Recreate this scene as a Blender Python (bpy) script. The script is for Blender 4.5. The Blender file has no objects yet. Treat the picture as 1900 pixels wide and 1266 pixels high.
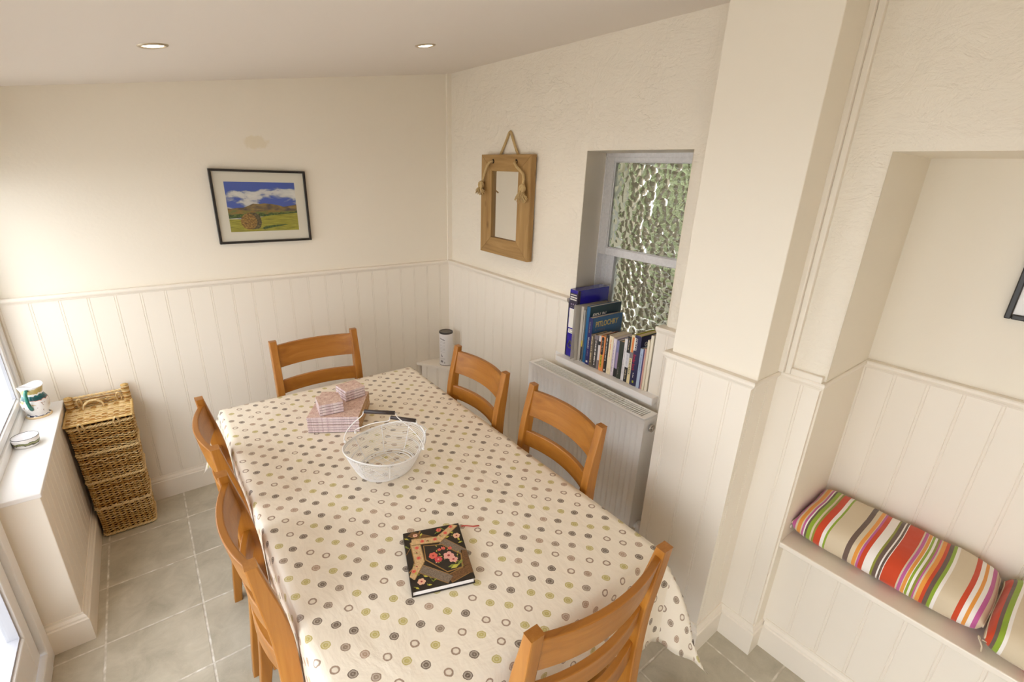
import bpy, bmesh, math, random
from math import sin, cos, pi, sqrt
from mathutils import Vector, Matrix
random.seed(7)
SC = bpy.context.scene
COL = SC.collection

# ------------------------------------------------------------------ camera
CAMZ = 1.85
R0 = (0.79128946, -0.61027, 0.03783532)
R1 = (-0.17828299, -0.28947055, -0.94043712)
R2 = (0.58487278, 0.73741259, -0.33785575)
cam_d = bpy.data.cameras.new('camera')
cam = bpy.data.objects.new('camera', cam_d)
COL.objects.link(cam)
cam_d.sensor_fit = 'HORIZONTAL'
cam_d.sensor_width = 36.0
cam_d.lens = 36.0 * 870.8155 / 1900.0
cam_d.clip_start = 0.02
cam.matrix_world = Matrix(((R0[0], -R1[0], -R2[0], 0), (R0[1], -R1[1], -R2[1], 0), (R0[2], -R1[2], -R2[2], CAMZ), (0, 0, 0, 1)))
SC.camera = cam

# ------------------------------------------------------------------ world, light, exposure
SC.view_settings.view_transform = 'Standard'
SC.view_settings.look = 'None'
SC.view_settings.gamma = 1.0
SC.view_settings.use_curve_mapping = False
SC.view_settings.exposure = 0.10
try:
    SC.cycles.use_denoising = True
    SC.cycles.denoiser = 'OPENIMAGEDENOISE'
    SC.cycles.max_bounces = 9
    SC.cycles.diffuse_bounces = 6
    SC.cycles.glossy_bounces = 4
    SC.cycles.transmission_bounces = 6
    SC.cycles.transparent_max_bounces = 12
    SC.cycles.sample_clamp_indirect = 6.0
    SC.cycles.caustics_reflective = False
    SC.cycles.caustics_refractive = False
except Exception:
    pass
SKY = 5.4
world = bpy.data.worlds.new('overcast_sky')
SC.world = world
world.use_nodes = True
wn = world.node_tree.nodes
bg = wn['Background']
bg.inputs[0].default_value = (0.93, 0.955, 1.0, 1)
bg.inputs[1].default_value = SKY
SPOT_W = 5.5
SPOTS = [(0.133, 2.02), (1.055, 1.977), (0.133, -0.55), (1.055, -0.60)]

def ceil_z(x): return 2.158 + 0.158 * x


# ------------------------------------------------------------------ materials
MATS = {}
def hexlin(c):
    def f(v):
        v /= 255.0
        return v/12.92 if v <= 0.04045 else ((v+0.055)/1.055)**2.4
    return (f(c[0]), f(c[1]), f(c[2]), 1)

def mat(name, rgb, rough=0.5, spec=0.5, metal=0.0, bump=0.0, bscale=40.0, var=0.0, coat=0.0):
    if name in MATS: return MATS[name]
    m = bpy.data.materials.new(name); m.use_nodes = True
    nt = m.node_tree; b = nt.nodes['Principled BSDF']
    col = hexlin(rgb)
    b.inputs['Base Color'].default_value = col
    b.inputs['Roughness'].default_value = rough
    b.inputs['Metallic'].default_value = metal
    b.inputs['Specular IOR Level'].default_value = spec
    if coat: b.inputs['Coat Weight'].default_value = coat
    if bump or var:
        tc = nt.nodes.new('ShaderNodeTexCoord')
        nz = nt.nodes.new('ShaderNodeTexNoise'); nz.inputs['Scale'].default_value = bscale
        nz.inputs['Detail'].default_value = 4
        nt.links.new(tc.outputs['Object'], nz.inputs['Vector'])
        if bump:
            bp = nt.nodes.new('ShaderNodeBump'); bp.inputs['Strength'].default_value = bump; bp.inputs['Distance'].default_value = 0.01
            nt.links.new(nz.outputs['Fac'], bp.inputs['Height']); nt.links.new(bp.outputs['Normal'], b.inputs['Normal'])
        if var:
            cr = nt.nodes.new('ShaderNodeValToRGB')
            cr.color_ramp.elements[0].position = 0.3; cr.color_ramp.elements[1].position = 0.7
            cr.color_ramp.elements[0].color = tuple(c*(1-var) for c in col[:3]) + (1,)
            cr.color_ramp.elements[1].color = tuple(min(1, c*(1+var)) for c in col[:3]) + (1,)
            nt.links.new(nz.outputs['Fac'], cr.inputs['Fac']); nt.links.new(cr.outputs['Color'], b.inputs['Base Color'])
    MATS[name] = m
    return m

class NT:
    """small node-graph helper"""
    def __init__(s, name, rough=0.5):
        s.m = bpy.data.materials.new(name); s.m.use_nodes = True
        s.nt = s.m.node_tree; s.b = s.nt.nodes['Principled BSDF']; s.b.inputs['Roughness'].default_value = rough
        MATS[name] = s.m
    def n(s, t, **kw):
        nd = s.nt.nodes.new(t)
        for k, v in kw.items(): setattr(nd, k, v)
        return nd
    def l(s, a, b): s.nt.links.new(a, b)
    def val(s, nd, i, v):
        if hasattr(v, 'is_output') or isinstance(v, bpy.types.NodeSocket): s.l(v, nd.inputs[i])
        else: nd.inputs[i].default_value = v
    def math(s, op, a, b=None, c=None):
        nd = s.n('ShaderNodeMath', operation=op); s.val(nd, 0, a)
        if b is not None: s.val(nd, 1, b)
        if c is not None: s.val(nd, 2, c)
        return nd.outputs[0]
    def mix(s, fac, a, b, blend='MIX'):
        nd = s.n('ShaderNodeMix', data_type='RGBA', blend_type=blend)
        s.val(nd, 0, fac); s.val(nd, 6, a); s.val(nd, 7, b)
        return nd.outputs[2]
    def ramp(s, fac, stops, interp='LINEAR'):
        nd = s.n('ShaderNodeValToRGB'); cr = nd.color_ramp; cr.interpolation = interp
        while len(cr.elements) < len(stops): cr.elements.new(0.5)
        for e, (p, c) in zip(cr.elements, stops): e.position = p; e.color = c
        s.l(fac, nd.inputs[0]); return nd.outputs[0]
    def noise(s, vec, scale, detail=3, dist=0.0, rough=0.5):
        nd = s.n('ShaderNodeTexNoise'); nd.inputs['Scale'].default_value = scale; nd.inputs['Detail'].default_value = detail
        nd.inputs['Distortion'].default_value = dist; nd.inputs['Roughness'].default_value = rough
        if vec is not None: s.l(vec, nd.inputs['Vector'])
        return nd.outputs['Fac']
    def bump(s, h, strength, dist=0.01, normal=None):
        nd = s.n('ShaderNodeBump'); nd.inputs['Strength'].default_value = strength; nd.inputs['Distance'].default_value = dist
        s.l(h, nd.inputs['Height'])
        if normal is not None: s.l(normal, nd.inputs['Normal'])
        return nd.outputs['Normal']
    def obj(s): return s.n('ShaderNodeTexCoord').outputs['Object']
    def geo(s): return s.n('ShaderNodeNewGeometry').outputs['Position']
    def mapping(s, vec, scale=(1, 1, 1), rot=(0, 0, 0), loc=(0, 0, 0)):
        nd = s.n('ShaderNodeMapping'); nd.inputs['Scale'].default_value = scale; nd.inputs['Rotation'].default_value = rot; nd.inputs['Location'].default_value = loc
        s.l(vec, nd.inputs['Vector']); return nd.outputs[0]

CREAM = (239, 231, 216)
def mk_plaster():
    g = NT('rough_cream_plaster', 0.62); p = g.geo()
    g.b.inputs['Base Color'].default_value = hexlin((239, 231, 216))
    a = g.noise(p, 5.5, 6, 1.4, 0.62)
    pm = g.mapping(p, (1, 1, 2.6), (0.5, 0, 0))
    b = g.noise(pm, 9, 5, 2.2, 0.6)
    v = g.n('ShaderNodeTexVoronoi', feature='DISTANCE_TO_EDGE'); v.inputs['Scale'].default_value = 3.0
    w = g.mapping(p, (0.7, 0.7, 2.6), (0.25, 0, 0))
    nn = g.n('ShaderNodeTexNoise'); nn.inputs['Scale'].default_value = 5; nn.inputs['Detail'].default_value = 5; g.l(w, nn.inputs['Vector'])
    ad = g.n('ShaderNodeVectorMath', operation='MULTIPLY_ADD'); g.l(nn.outputs['Color'], ad.inputs[0]); ad.inputs[1].default_value = (.6, .6, .6); g.l(w, ad.inputs[2])
    g.l(ad.outputs[0], v.inputs['Vector'])
    cr = g.ramp(v.outputs['Distance'], [(0.0, (0, 0, 0, 1)), (0.022, (1, 1, 1, 1))])
    big = g.noise(p, 1.7, 2)
    gate = g.ramp(big, [(0.54, (1, 1, 1, 1)), (0.64, (0, 0, 0, 1))])
    crack = g.math('MAXIMUM', cr, gate)
    h = g.math('ADD', g.math('MULTIPLY', a, 1.0), g.math('MULTIPLY', b, 0.3))
    n1 = g.bump(h, 0.46, 0.03)
    n2 = g.bump(crack, 0.28, 0.007, n1)
    g.l(n2, g.b.inputs['Normal'])
mk_plaster()
mat('cream_wall_paint', CREAM, 0.55, 0.4, bump=0.05, bscale=60)
mat('cream_woodwork', (239, 231, 218), 0.42, 0.5)
mat('ceiling_paint', (232, 224, 216), 0.8, 0.2)
mat('white_gloss_paint', (240, 238, 236), 0.3, 0.5)
mat('white_upvc', (240, 241, 243), 0.28, 0.5)
mat('radiator_enamel', (246, 245, 243), 0.3, 0.5)
mat('dark_gap', (60, 58, 54), 0.8, 0.2)
mat('old_white_frame', (224, 222, 222), 0.45, 0.4, bump=0.25, bscale=90, var=0.06)

def mk_backwall():
    g = NT('cream_wall_with_patch', 0.55); p = g.geo()
    sx = g.n('ShaderNodeSeparateXYZ'); g.l(p, sx.inputs[0])
    # a dried damp mark, about 13 cm wide, above the framed picture
    dx = g.math('DIVIDE', g.math('SUBTRACT', sx.outputs[0], 0.575), 0.066)
    dz = g.math('DIVIDE', g.math('SUBTRACT', sx.outputs[2], 1.952), 0.038)
    r = g.math('SQRT', g.math('ADD', g.math('MULTIPLY', dx, dx), g.math('MULTIPLY', dz, dz)))
    r = g.math('ADD', r, g.math('MULTIPLY', g.math('SUBTRACT', g.noise(p, 30, 3), 0.5), 1.1))
    f = g.ramp(r, [(0.0, (.55, .55, .55, 1)), (0.75, (.5, .5, .5, 1)), (1.0, (0, 0, 0, 1))])
    c = g.mix(f, hexlin(CREAM), hexlin((224, 210, 178)))
    g.l(c, g.b.inputs['Base Color'])
    g.l(g.bump(g.noise(p, 60, 3), 0.05), g.b.inputs['Normal'])
mk_backwall()

def mk_tiles():
    g = NT('stone_floor_tiles', 0.38); p = g.geo()
    m = g.mapping(p, (1/0.334, 1/0.3375, 1), (0, 0, 0), (0.073/0.334 + 10, -0.35/0.3375 + 10, 0))
    sx = g.n('ShaderNodeSeparateXYZ'); g.l(m, sx.inputs[0])
    fx = g.math('FRACT', sx.outputs[0]); fy = g.math('FRACT', sx.outputs[1])
    def edge(f): return g.math('MINIMUM', f, g.math('SUBTRACT', 1.0, f))
    jit = g.math('MULTIPLY', g.math('SUBTRACT', g.noise(p, 45, 2), 0.5), 0.010)
    e = g.math('ADD', g.math('MINIMUM', edge(fx), edge(fy)), jit)
    grout = g.ramp(e, [(0.007, (1, 1, 1, 1)), (0.014, (0, 0, 0, 1))])
    cx = g.n('ShaderNodeCombineXYZ'); g.l(g.math('FLOOR', sx.outputs[0]), cx.inputs[0]); g.l(g.math('FLOOR', sx.outputs[1]), cx.inputs[1])
    wn_ = g.n('ShaderNodeTexWhiteNoise'); g.l(cx.outputs[0], wn_.inputs['Vector'])
    off = g.n('ShaderNodeVectorMath', operation='MULTIPLY_ADD'); g.l(wn_.outputs['Color'], off.inputs[0]); off.inputs[1].default_value = (7, 7, 7); g.l(p, off.inputs[2])
    n1 = g.noise(off.outputs[0], 9, 8, 0.5, 0.62)
    c = g.ramp(n1, [(0.25, hexlin((168, 160, 141))), (0.5, hexlin((190, 182, 163))), (0.75, hexlin((207, 199, 181)))])
    n2 = g.noise(off.outputs[0], 60, 4, 2.5, 0.7)
    c = g.mix(g.math('MULTIPLY', g.ramp(n2, [(0.55, (0, 0, 0, 1)), (0.68, (1, 1, 1, 1))]), 0.28), c, hexlin((206, 198, 178)))
    c = g.mix(g.math('MULTIPLY', wn_.outputs['Value'], 0.14), c, hexlin((150, 152, 150)))
    gc = g.ramp(g.noise(p, 30, 4), [(0.38, hexlin((196, 188, 172))), (0.56, hexlin((222, 216, 204))), (0.70, hexlin((242, 238, 230)))])
    c = g.mix(grout, c, gc)
    g.l(c, g.b.inputs['Base Color'])
    g.l(g.math('ADD', 0.36, g.math('MULTIPLY', grout, 0.4)), g.b.inputs['Roughness'])
    h = g.math('ADD', g.math('MULTIPLY', g.math('SUBTRACT', 1.0, grout), 1.0), g.math('MULTIPLY', n1, 0.25))
    g.l(g.bump(h, 0.35, 0.004), g.b.inputs['Normal'])
mk_tiles()

def mk_wood(name, c1, c2, c3, rough=0.35, axis=2, scale=1.0, knots=False):
    g = NT(name, rough); p = g.obj()
    s = [26*scale, 26*scale, 26*scale]; s[axis] = 2.0*scale
    m = g.mapping(p, tuple(s))
    n1 = g.noise(m, 1.0, 5, 0.8, 0.6)
    s2 = [7*scale]*3; s2[axis] = 1.0*scale
    m2 = g.mapping(p, tuple(s2))
    n2 = g.noise(m2, 1.0, 3, 1.5)
    f = g.math('ADD', g.math('MULTIPLY', n1, 0.6), g.math('MULTIPLY', n2, 0.4))
    c = g.ramp(f, [(0.32, hexlin(c1)), (0.5, hexlin(c2)), (0.68, hexlin(c3))])
    if knots:
        v = g.n('ShaderNodeTexVoronoi'); sk = [9.0]*3; sk[axis] = 5.0
        v.inputs['Scale'].default_value = 1.0; g.l(g.mapping(p, tuple(sk)), v.inputs['Vector'])
        kf = g.ramp(v.outputs['Distance'], [(0.05, (1, 1, 1, 1)), (0.15, (0, 0, 0, 1))])
        c = g.mix(g.math('MULTIPLY', kf, 0.6), c, hexlin((92, 58, 26)))
    g.l(c, g.b.inputs['Base Color'])
    g.b.inputs['Coat Weight'].default_value = 0.15 if not knots else 0.0
    g.b.inputs['Coat Roughness'].default_value = 0.25
    g.l(g.bump(n1, 0.08, 0.003), g.b.inputs['Normal'])
mk_wood('honey_oak', (140, 86, 22), (164, 104, 32), (182, 124, 50), 0.36, 2)
mk_wood('honey_oak_across', (140, 86, 22), (164, 104, 32), (182, 124, 50), 0.36, 0)
mk_wood('reclaimed_pine', (140, 104, 58), (168, 132, 80), (188, 154, 102), 0.6, 2, 1.0, True)
mk_wood('reclaimed_pine_across', (140, 104, 58), (168, 132, 80), (188, 154, 102), 0.6, 1, 1.0, True)
mat('worn_edge', (214, 168, 106), 0.6)

def mk_cloth():
    g = NT('spotted_wipe_clean_cloth', 0.42)
    uv = g.n('ShaderNodeUVMap').outputs[0]
    pos = uv
    sx = g.n('ShaderNodeSeparateXYZ'); g.l(pos, sx.inputs[0])
    X, Y = sx.outputs[0], sx.outputs[1]
    ax, ay = 0.0340/0.0512, -0.0382/0.0512
    bx, by = -ay, ax
    s_ = g.math('DIVIDE', g.math('ADD', g.math('MULTIPLY', X, ax), g.math('MULTIPLY', Y, ay)), 0.0512)
    t_ = g.math('DIVIDE', g.math('ADD', g.math('MULTIPLY', X, bx), g.math('MULTIPLY', Y, by)), 0.0506)
    s_ = g.math('ADD', s_, 50.0 + 0.30); t_ = g.math('ADD', t_, 50.0 + 0.10)
    ci, cj = g.math('FLOOR', s_), g.math('FLOOR', t_)
    cv = g.n('ShaderNodeCombineXYZ'); g.l(ci, cv.inputs[0]); g.l(cj, cv.inputs[1])
    w = g.n('ShaderNodeTexWhiteNoise'); g.l(cv.outputs[0], w.inputs['Vector'])
    wc = g.n('ShaderNodeSeparateColor'); g.l(w.outputs['Color'], wc.inputs[0])
    jx = g.math('MULTIPLY', g.math('SUBTRACT', wc.outputs[0], 0.5), 0.16)
    jy = g.math('MULTIPLY', g.math('SUBTRACT', wc.outputs[1], 0.5), 0.16)
    lx = g.math('SUBTRACT', g.math('SUBTRACT', s_, ci), g.math('ADD', 0.5, jx))
    ly = g.math('SUBTRACT', g.math('SUBTRACT', t_, cj), g.math('ADD', 0.5, jy))
    # brushed outline: wobble the radius with noise
    nz = g.noise(pos, 90, 3, 0.0, 0.6)
    nz2 = g.noise(pos, 260, 2)
    r = g.math('SQRT', g.math('ADD', g.math('MULTIPLY', g.math('MULTIPLY', lx, lx), 0.86), g.math('MULTIPLY', g.math('MULTIPLY', ly, ly), 1.12)))
    r = g.math('ADD', r, g.math('MULTIPLY', g.math('SUBTRACT', nz, 0.5), 0.10))
    rr = g.math('DIVIDE', r, 0.224)          # 1.0 at the rim of a spot (10.5 mm)
    inside = g.ramp(rr, [(0.93, (1, 1, 1, 1)), (1.0, (0, 0, 0, 1))])
    rim = g.ramp(rr, [(0.50, (.12, .12, .12, 1)), (0.68, (1, 1, 1, 1)), (0.9, (1, 1, 1, 1)), (1.0, (0, 0, 0, 1))])
    core = g.ramp(rr, [(0.10, (.7, .7, .7, 1)), (0.26, (1, 1, 1, 1)), (0.48, (.9, .9, .9, 1)), (0.58, (.62, .62, .62, 1)), (0.70, (0.6, .6, .6, 1)), (0.84, (1, 1, 1, 1))])
    hue = g.ramp(w.outputs['Value'], [(0.0, hexlin((80, 56, 38))), (0.24, hexlin((134, 110, 90))), (0.38, hexlin((166, 134, 110))), (0.56, hexlin((184, 170, 84))), (0.78, hexlin((136, 104, 80)))], 'CONSTANT')
    isring = g.math('GREATER_THAN', w.outputs['Value'], 0.78)
    fill = g.math('MULTIPLY', inside, core)
    ringf = g.math('MULTIPLY', rim, 0.9)
    f = g.math('ADD', g.math('MULTIPLY', isring, ringf), g.math('MULTIPLY', g.math('SUBTRACT', 1.0, isring), fill))
    f = g.math('MULTIPLY', f, g.math('ADD', 0.72, g.math('MULTIPLY', nz2, 0.4)))
    f = g.math('MINIMUM', f, 0.95)
    base = hexlin((240, 230, 213))
    g.l(g.mix(f, base, hue), g.b.inputs['Base Color'])
    # soft fold creases ironed into the cloth
    wr = g.noise(pos, 5.0, 5, 1.2, 0.55)
    wv = g.noise(g.mapping(pos, (6, 2.2, 1), (0, 0, 0.5)), 3.0, 3, 1.0)
    h = g.math('ADD', wr, g.math('MULTIPLY', wv, 0.6))
    g.l(g.bump(h, 0.38, 0.012), g.b.inputs['Normal'])
    g.b.inputs['Coat Weight'].default_value = 0.12; g.b.inputs['Coat Roughness'].default_value = 0.35
mk_cloth()

def stripes_mat(name, stops, lo, hi):
    g = NT(name, 0.8); p = g.obj()
    uv = g.n('ShaderNodeUVMap').outputs[0]
    sx = g.n('ShaderNodeSeparateXYZ'); g.l(uv, sx.inputs[0])
    f = sx.outputs[0]
    # two ramps because one ramp holds at most 32 stops
    half = 26
    a = stops[:half]; b = stops[half:]
    ra = g.ramp(f, a, 'CONSTANT')
    if b:
        rb = g.ramp(f, b, 'CONSTANT')
        sel = g.math('GREATER_THAN', f, b[0][0])
        c = g.mix(sel, ra, rb)
    else: c = ra
    g.l(c, g.b.inputs['Base Color'])
    g.l(g.bump(g.noise(p, 7, 3), 0.5, 0.02), g.b.inputs['Normal'])
    g.b.inputs['Sheen Weight'].default_value = 0.2
    return g.m

# glass
def mk_glass():
    g = NT('clear_window_glass', 0.0)
    nt = g.nt; nt.nodes.remove(g.b)
    tr = g.n('ShaderNodeBsdfTransparent'); tr.inputs[0].default_value = (0.97, 0.98, 0.98, 1)
    gl = g.n('ShaderNodeBsdfGlossy'); gl.inputs['Roughness'].default_value = 0.02
    lw = g.n('ShaderNodeLayerWeight'); lw.inputs[0].default_value = 0.5
    fr = g.math('ADD', 0.02, g.math('MULTIPLY', g.math('POWER', lw.outputs['Facing'], 5.0), 0.45))
    mx = g.n('ShaderNodeMixShader'); g.l(fr, mx.inputs[0]); g.l(tr.outputs[0], mx.inputs[1]); g.l(gl.outputs[0], mx.inputs[2])
    g.l(mx.outputs[0], nt.nodes['Material Output'].inputs[0])
    for nm, peb in (('pebbled_obscure_glass', True), ('smooth_glass_back', False)):
        g = NT(nm, 0.02); b = g.b; b.inputs['Transmission Weight'].default_value = 1.0; b.inputs['IOR'].default_value = 1.5
        b.inputs['Base Color'].default_value = (0.93, 0.95, 0.91, 1)
        if peb:
            p = g.geo()
            nz = g.n('ShaderNodeTexNoise'); nz.inputs['Scale'].default_value = 14; g.l(p, nz.inputs['Vector'])
            ad = g.n('ShaderNodeVectorMath', operation='MULTIPLY_ADD'); g.l(nz.outputs['Color'], ad.inputs[0]); ad.inputs[1].default_value = (.03, .03, .03); g.l(p, ad.inputs[2])
            v = g.n('ShaderNodeTexVoronoi', feature='F1'); v.inputs['Scale'].default_value = 40; v.inputs['Randomness'].default_value = 0.85
            g.l(g.mapping(ad.outputs[0], (0.2, 0.62, 0.80)), v.inputs['Vector'])
            h = g.math('MULTIPLY', g.math('POWER', v.outputs['Distance'], 2.0), -1.0)
            g.l(g.bump(h, 1.0, 0.016), b.inputs['Normal'])
mk_glass()
def mk_clearplastic():
    g = NT('cloudy_clear_plastic', 0.25)
    nt = g.nt
    tr = g.n('ShaderNodeBsdfTransparent'); tr.inputs[0].default_value = (0.95, 0.95, 0.95, 1)
    g.b.inputs['Base Color'].default_value = hexlin((222, 216, 206)); g.b.inputs['Roughness'].default_value = 0.25
    mx = g.n('ShaderNodeMixShader'); mx.inputs[0].default_value = 0.5
    g.l(tr.outputs[0], mx.inputs[1]); g.l(g.b.outputs[0], mx.inputs[2])
    g.l(mx.outputs[0], nt.nodes['Material Output'].inputs[0])
mk_clearplastic()

def mk_emit(name, rgb, strength):
    m = bpy.data.materials.new(name); m.use_nodes = True; nt = m.node_tree
    b = nt.nodes['Principled BSDF']; b.inputs['Emission Color'].default_value = hexlin(rgb); b.inputs['Emission Strength'].default_value = strength
    MATS[name] = m
mk_emit('lit_lamp_glass', (255, 240, 214), 9.0)

# ------------------------------------------------------------------ mesh helpers
class MB:
    def __init__(s):
        s.v = []; s.f = []; s.mi = []; s.uv = None; s.sm = []
    def quad(s, a, b, c, d, mi=0, smooth=False):
        n = len(s.v); s.v += [tuple(a), tuple(b), tuple(c), tuple(d)]; s.f.append((n, n+1, n+2, n+3)); s.mi.append(mi); s.sm.append(smooth); return s
    def poly(s, pts, mi=0):
        n = len(s.v); s.v += [tuple(p) for p in pts]; s.f.append(tuple(range(n, n+len(pts)))); s.mi.append(mi); s.sm.append(False); return s
    def box(s, lo, hi, mi=0, M=None):
        x0, y0, z0 = lo; x1, y1, z1 = hi
        P = [(x0,y0,z0),(x1,y0,z0),(x1,y1,z0),(x0,y1,z0),(x0,y0,z1),(x1,y0,z1),(x1,y1,z1),(x0,y1,z1)]
        if M is not None: P = [tuple(M @ Vector(p)) for p in P]
        n = len(s.v); s.v += P
        for f in ((0,3,2,1),(4,5,6,7),(0,1,5,4),(1,2,6,5),(2,3,7,6),(3,0,4,7)):
            s.f.append(tuple(n+i for i in f)); s.mi.append(mi); s.sm.append(False)
        return s
    def grid(s, P, mi=0, closeu=False, closev=False, smooth=True, flip=False):
        """P[i][j] -> point"""
        nu, nv = len(P), len(P[0]); n = len(s.v)
        for r in P: s.v += [tuple(p) for p in r]
        for i in range(nu if closeu else nu-1):
            for j in range(nv if closev else nv-1):
                a = n+i*nv+j; b = n+((i+1) % nu)*nv+j; c = n+((i+1) % nu)*nv+(j+1) % nv; d = n+i*nv+(j+1) % nv
                s.f.append((a, d, c, b) if flip else (a, b, c, d)); s.mi.append(mi); s.sm.append(smooth)
        return s
    def tube(s, pts, r, seg=8, mi=0, cap=True, closed=False, rs=None):
        pts = [Vector(p) for p in pts]; n = len(pts); rings = []
        up = None
        for i, p in enumerate(pts):
            if closed: t = pts[(i+1) % n] - pts[i-1]
            else: t = pts[min(i+1, n-1)] - pts[max(i-1, 0)]
            t.normalize()
            if up is None:
                up = Vector((0, 0, 1)) if abs(t.z) < 0.9 else Vector((1, 0, 0))
            u = up - t*up.dot(t)
            if u.length < 1e-5: u = Vector((1, 0, 0)) - t*t.x
            u.normalize(); up = u; w = t.cross(u)
            rad = rs[i] if rs else r
            rings.append([p + (u*cos(2*pi*k/seg) + w*sin(2*pi*k/seg))*rad for k in range(seg)])
        s.grid(rings, mi, closeu=closed, closev=True)
        if cap and not closed:
            base = len(s.v) - n*seg
            s.f.append(tuple(base+k for k in range(seg))[::-1]); s.mi.append(mi); s.sm.append(False)
            s.f.append(tuple(base+(n-1)*seg+k for k in range(seg))); s.mi.append(mi); s.sm.append(False)
        return s
    def lathe(s, prof, c=(0, 0, 0), seg=32, mi=0, deform=None, mis=None):
        rings = []
        for (r, z) in prof:
            ring = []
            for k in range(seg):
                a = 2*pi*k/seg; x, y, zz = r*cos(a), r*sin(a), z
                if deform: x, y, zz = deform(x, y, zz, a, r)
                ring.append((c[0]+x, c[1]+y, c[2]+zz))
            rings.append(ring)
        if mis is None: s.grid(rings, mi, closev=True, flip=True)
        else:
            for i in range(len(rings)-1): s.grid(rings[i:i+2], mis[i], closev=True, flip=True)
        return s
    def sphere(s, c, r, seg=12, mi=0, sc=(1, 1, 1)):
        rings = []
        for i in range(seg//2+1):
            th = pi*i/(seg//2); rr = max(1e-5, sin(th))
            rings.append([(c[0]+r*sc[0]*rr*cos(2*pi*k/seg), c[1]+r*sc[1]*rr*sin(2*pi*k/seg), c[2]+r*sc[2]*cos(th)) for k in range(seg)])
        return s.grid(rings, mi, closev=True, flip=False)
    def prism(s, prof, p0, p1, up=(0, 0, 1), side=None, mi=0, cap=True):
        """extrude a closed 2-D profile (a,b) from p0 to p1: a along side, b along up"""
        p0, p1, up = Vector(p0), Vector(p1), Vector(up)
        t = (p1-p0).normalized()
        sd = Vector(side) if side is not None else up.cross(t).normalized()
        A = [[p0+sd*a+up*b for a, b in prof], [p1+sd*a+up*b for a, b in prof]]
        s.grid(A, mi, closev=True, smooth=False)
        if cap:
            n = len(s.v)-2*len(prof)
            s.f.append(tuple(n+k for k in range(len(prof)))); s.mi.append(mi); s.sm.append(False)
            s.f.append(tuple(n+len(prof)+k for k in range(len(prof)))[::-1]); s.mi.append(mi); s.sm.append(False)
        return s
    def build(s, name, mats, parent=None, bevel=0.0, origin=None, weld=False, smooth=None, seg=2):
        if isinstance(mats, str): mats = [mats]
        V = [Vector(p) for p in s.v]
        if parent is not None: off = Vector(parent['_o']) if '_o' in parent else Vector((0, 0, 0))
        elif origin is not None: off = Vector(origin)
        else:
            lo = Vector((min(p.x for p in V), min(p.y for p in V), min(p.z for p in V)))
            hi = Vector((max(p.x for p in V), max(p.y for p in V), max(p.z for p in V)))
            off = Vector(((lo.x+hi.x)/2, (lo.y+hi.y)/2, lo.z))
        me = bpy.data.meshes.new(name)
        me.from_pydata([tuple(p-off) for p in V], [], s.f)
        for m in mats: me.materials.append(MATS[m])
        me.polygons.foreach_set('material_index', s.mi)
        me.polygons.foreach_set('use_smooth', s.sm if smooth is None else [smooth]*len(s.f))
        if s.uv:
            ul = me.uv_layers.new(name='UVMap')
            for lp in me.loops: ul.data[lp.index].uv = s.uv[lp.vertex_index]
        me.validate(); me.update()
        bm = bmesh.new(); bm.from_mesh(me)
        if weld: bmesh.ops.remove_doubles(bm, verts=bm.verts, dist=1e-5)
        if not s.uv and weld is not None:
            bmesh.ops.recalc_face_normals(bm, faces=bm.faces)
        bm.to_mesh(me); bm.free()
        o = bpy.data.objects.new(name, me); COL.objects.link(o)
        if bevel:
            b = o.modifiers.new('bevel', 'BEVEL'); b.width = bevel; b.segments = seg; b.limit_method = 'ANGLE'; b.angle_limit = math.radians(40)
        if parent is not None:
            o.parent = parent
            # the parts of a thing, and the parts of a part, share the thing's origin
            o['_o'] = tuple(off)
        else:
            o.location = off; o['_o'] = tuple(off)
        return o

def empty(name, loc=(0, 0, 0), rz=0.0):
    o = bpy.data.objects.new(name, None); COL.objects.link(o); o.location = loc; o.rotation_euler = (0, 0, rz)
    o.empty_display_size = 0.05; o['_o'] = tuple(loc); return o
def tag(o, label, cat, group=None, kind=None):
    o['label'] = label; o['category'] = cat
    if group: o['group'] = group
    if kind: o['kind'] = kind
    return o
def structure(o):
    o['kind'] = 'structure'; return o
def copy_tree(o, parent=None):
    c = o.copy(); COL.objects.link(c)
    if parent is not None: c.parent = parent
    for ch in [k for k in list(COL.objects) if k.parent == o]: copy_tree(ch, c)
    return c
def text(s, size, mat_name, origin, dx, up, parent, name='lettering', ext=0.0002, align='LEFT', sx=1.0, shear=0.0, bold=0.0):
    cu = bpy.data.curves.new(name, 'FONT'); cu.body = s; cu.size = size; cu.extrude = ext; cu.align_x = align; cu.shear = shear; cu.offset = bold; cu.resolution_u = 3
    t = bpy.data.objects.new(name, cu); COL.objects.link(t)
    dg = bpy.context.evaluated_depsgraph_get()
    me = bpy.data.meshes.new_from_object(t.evaluated_get(dg))
    bpy.data.objects.remove(t); bpy.data.curves.remove(cu)
    dx = Vector(dx).normalized(); up = Vector(up).normalized(); nz = dx.cross(up)
    off = Vector(parent['_o'])
    for v in me.vertices:
        v.co = Vector(origin) + dx*(v.co.x*sx) + up*v.co.y + nz*v.co.z - off
    me.materials.clear(); me.materials.append(MATS[mat_name])
    o = bpy.data.objects.new(name, me); COL.objects.link(o); o.parent = parent; o['_o'] = tuple(off)
    return o
def smoothstep(a, b, x):
    t = max(0.0, min(1.0, (x-a)/(b-a))); return t*t*(3-2*t)
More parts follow.
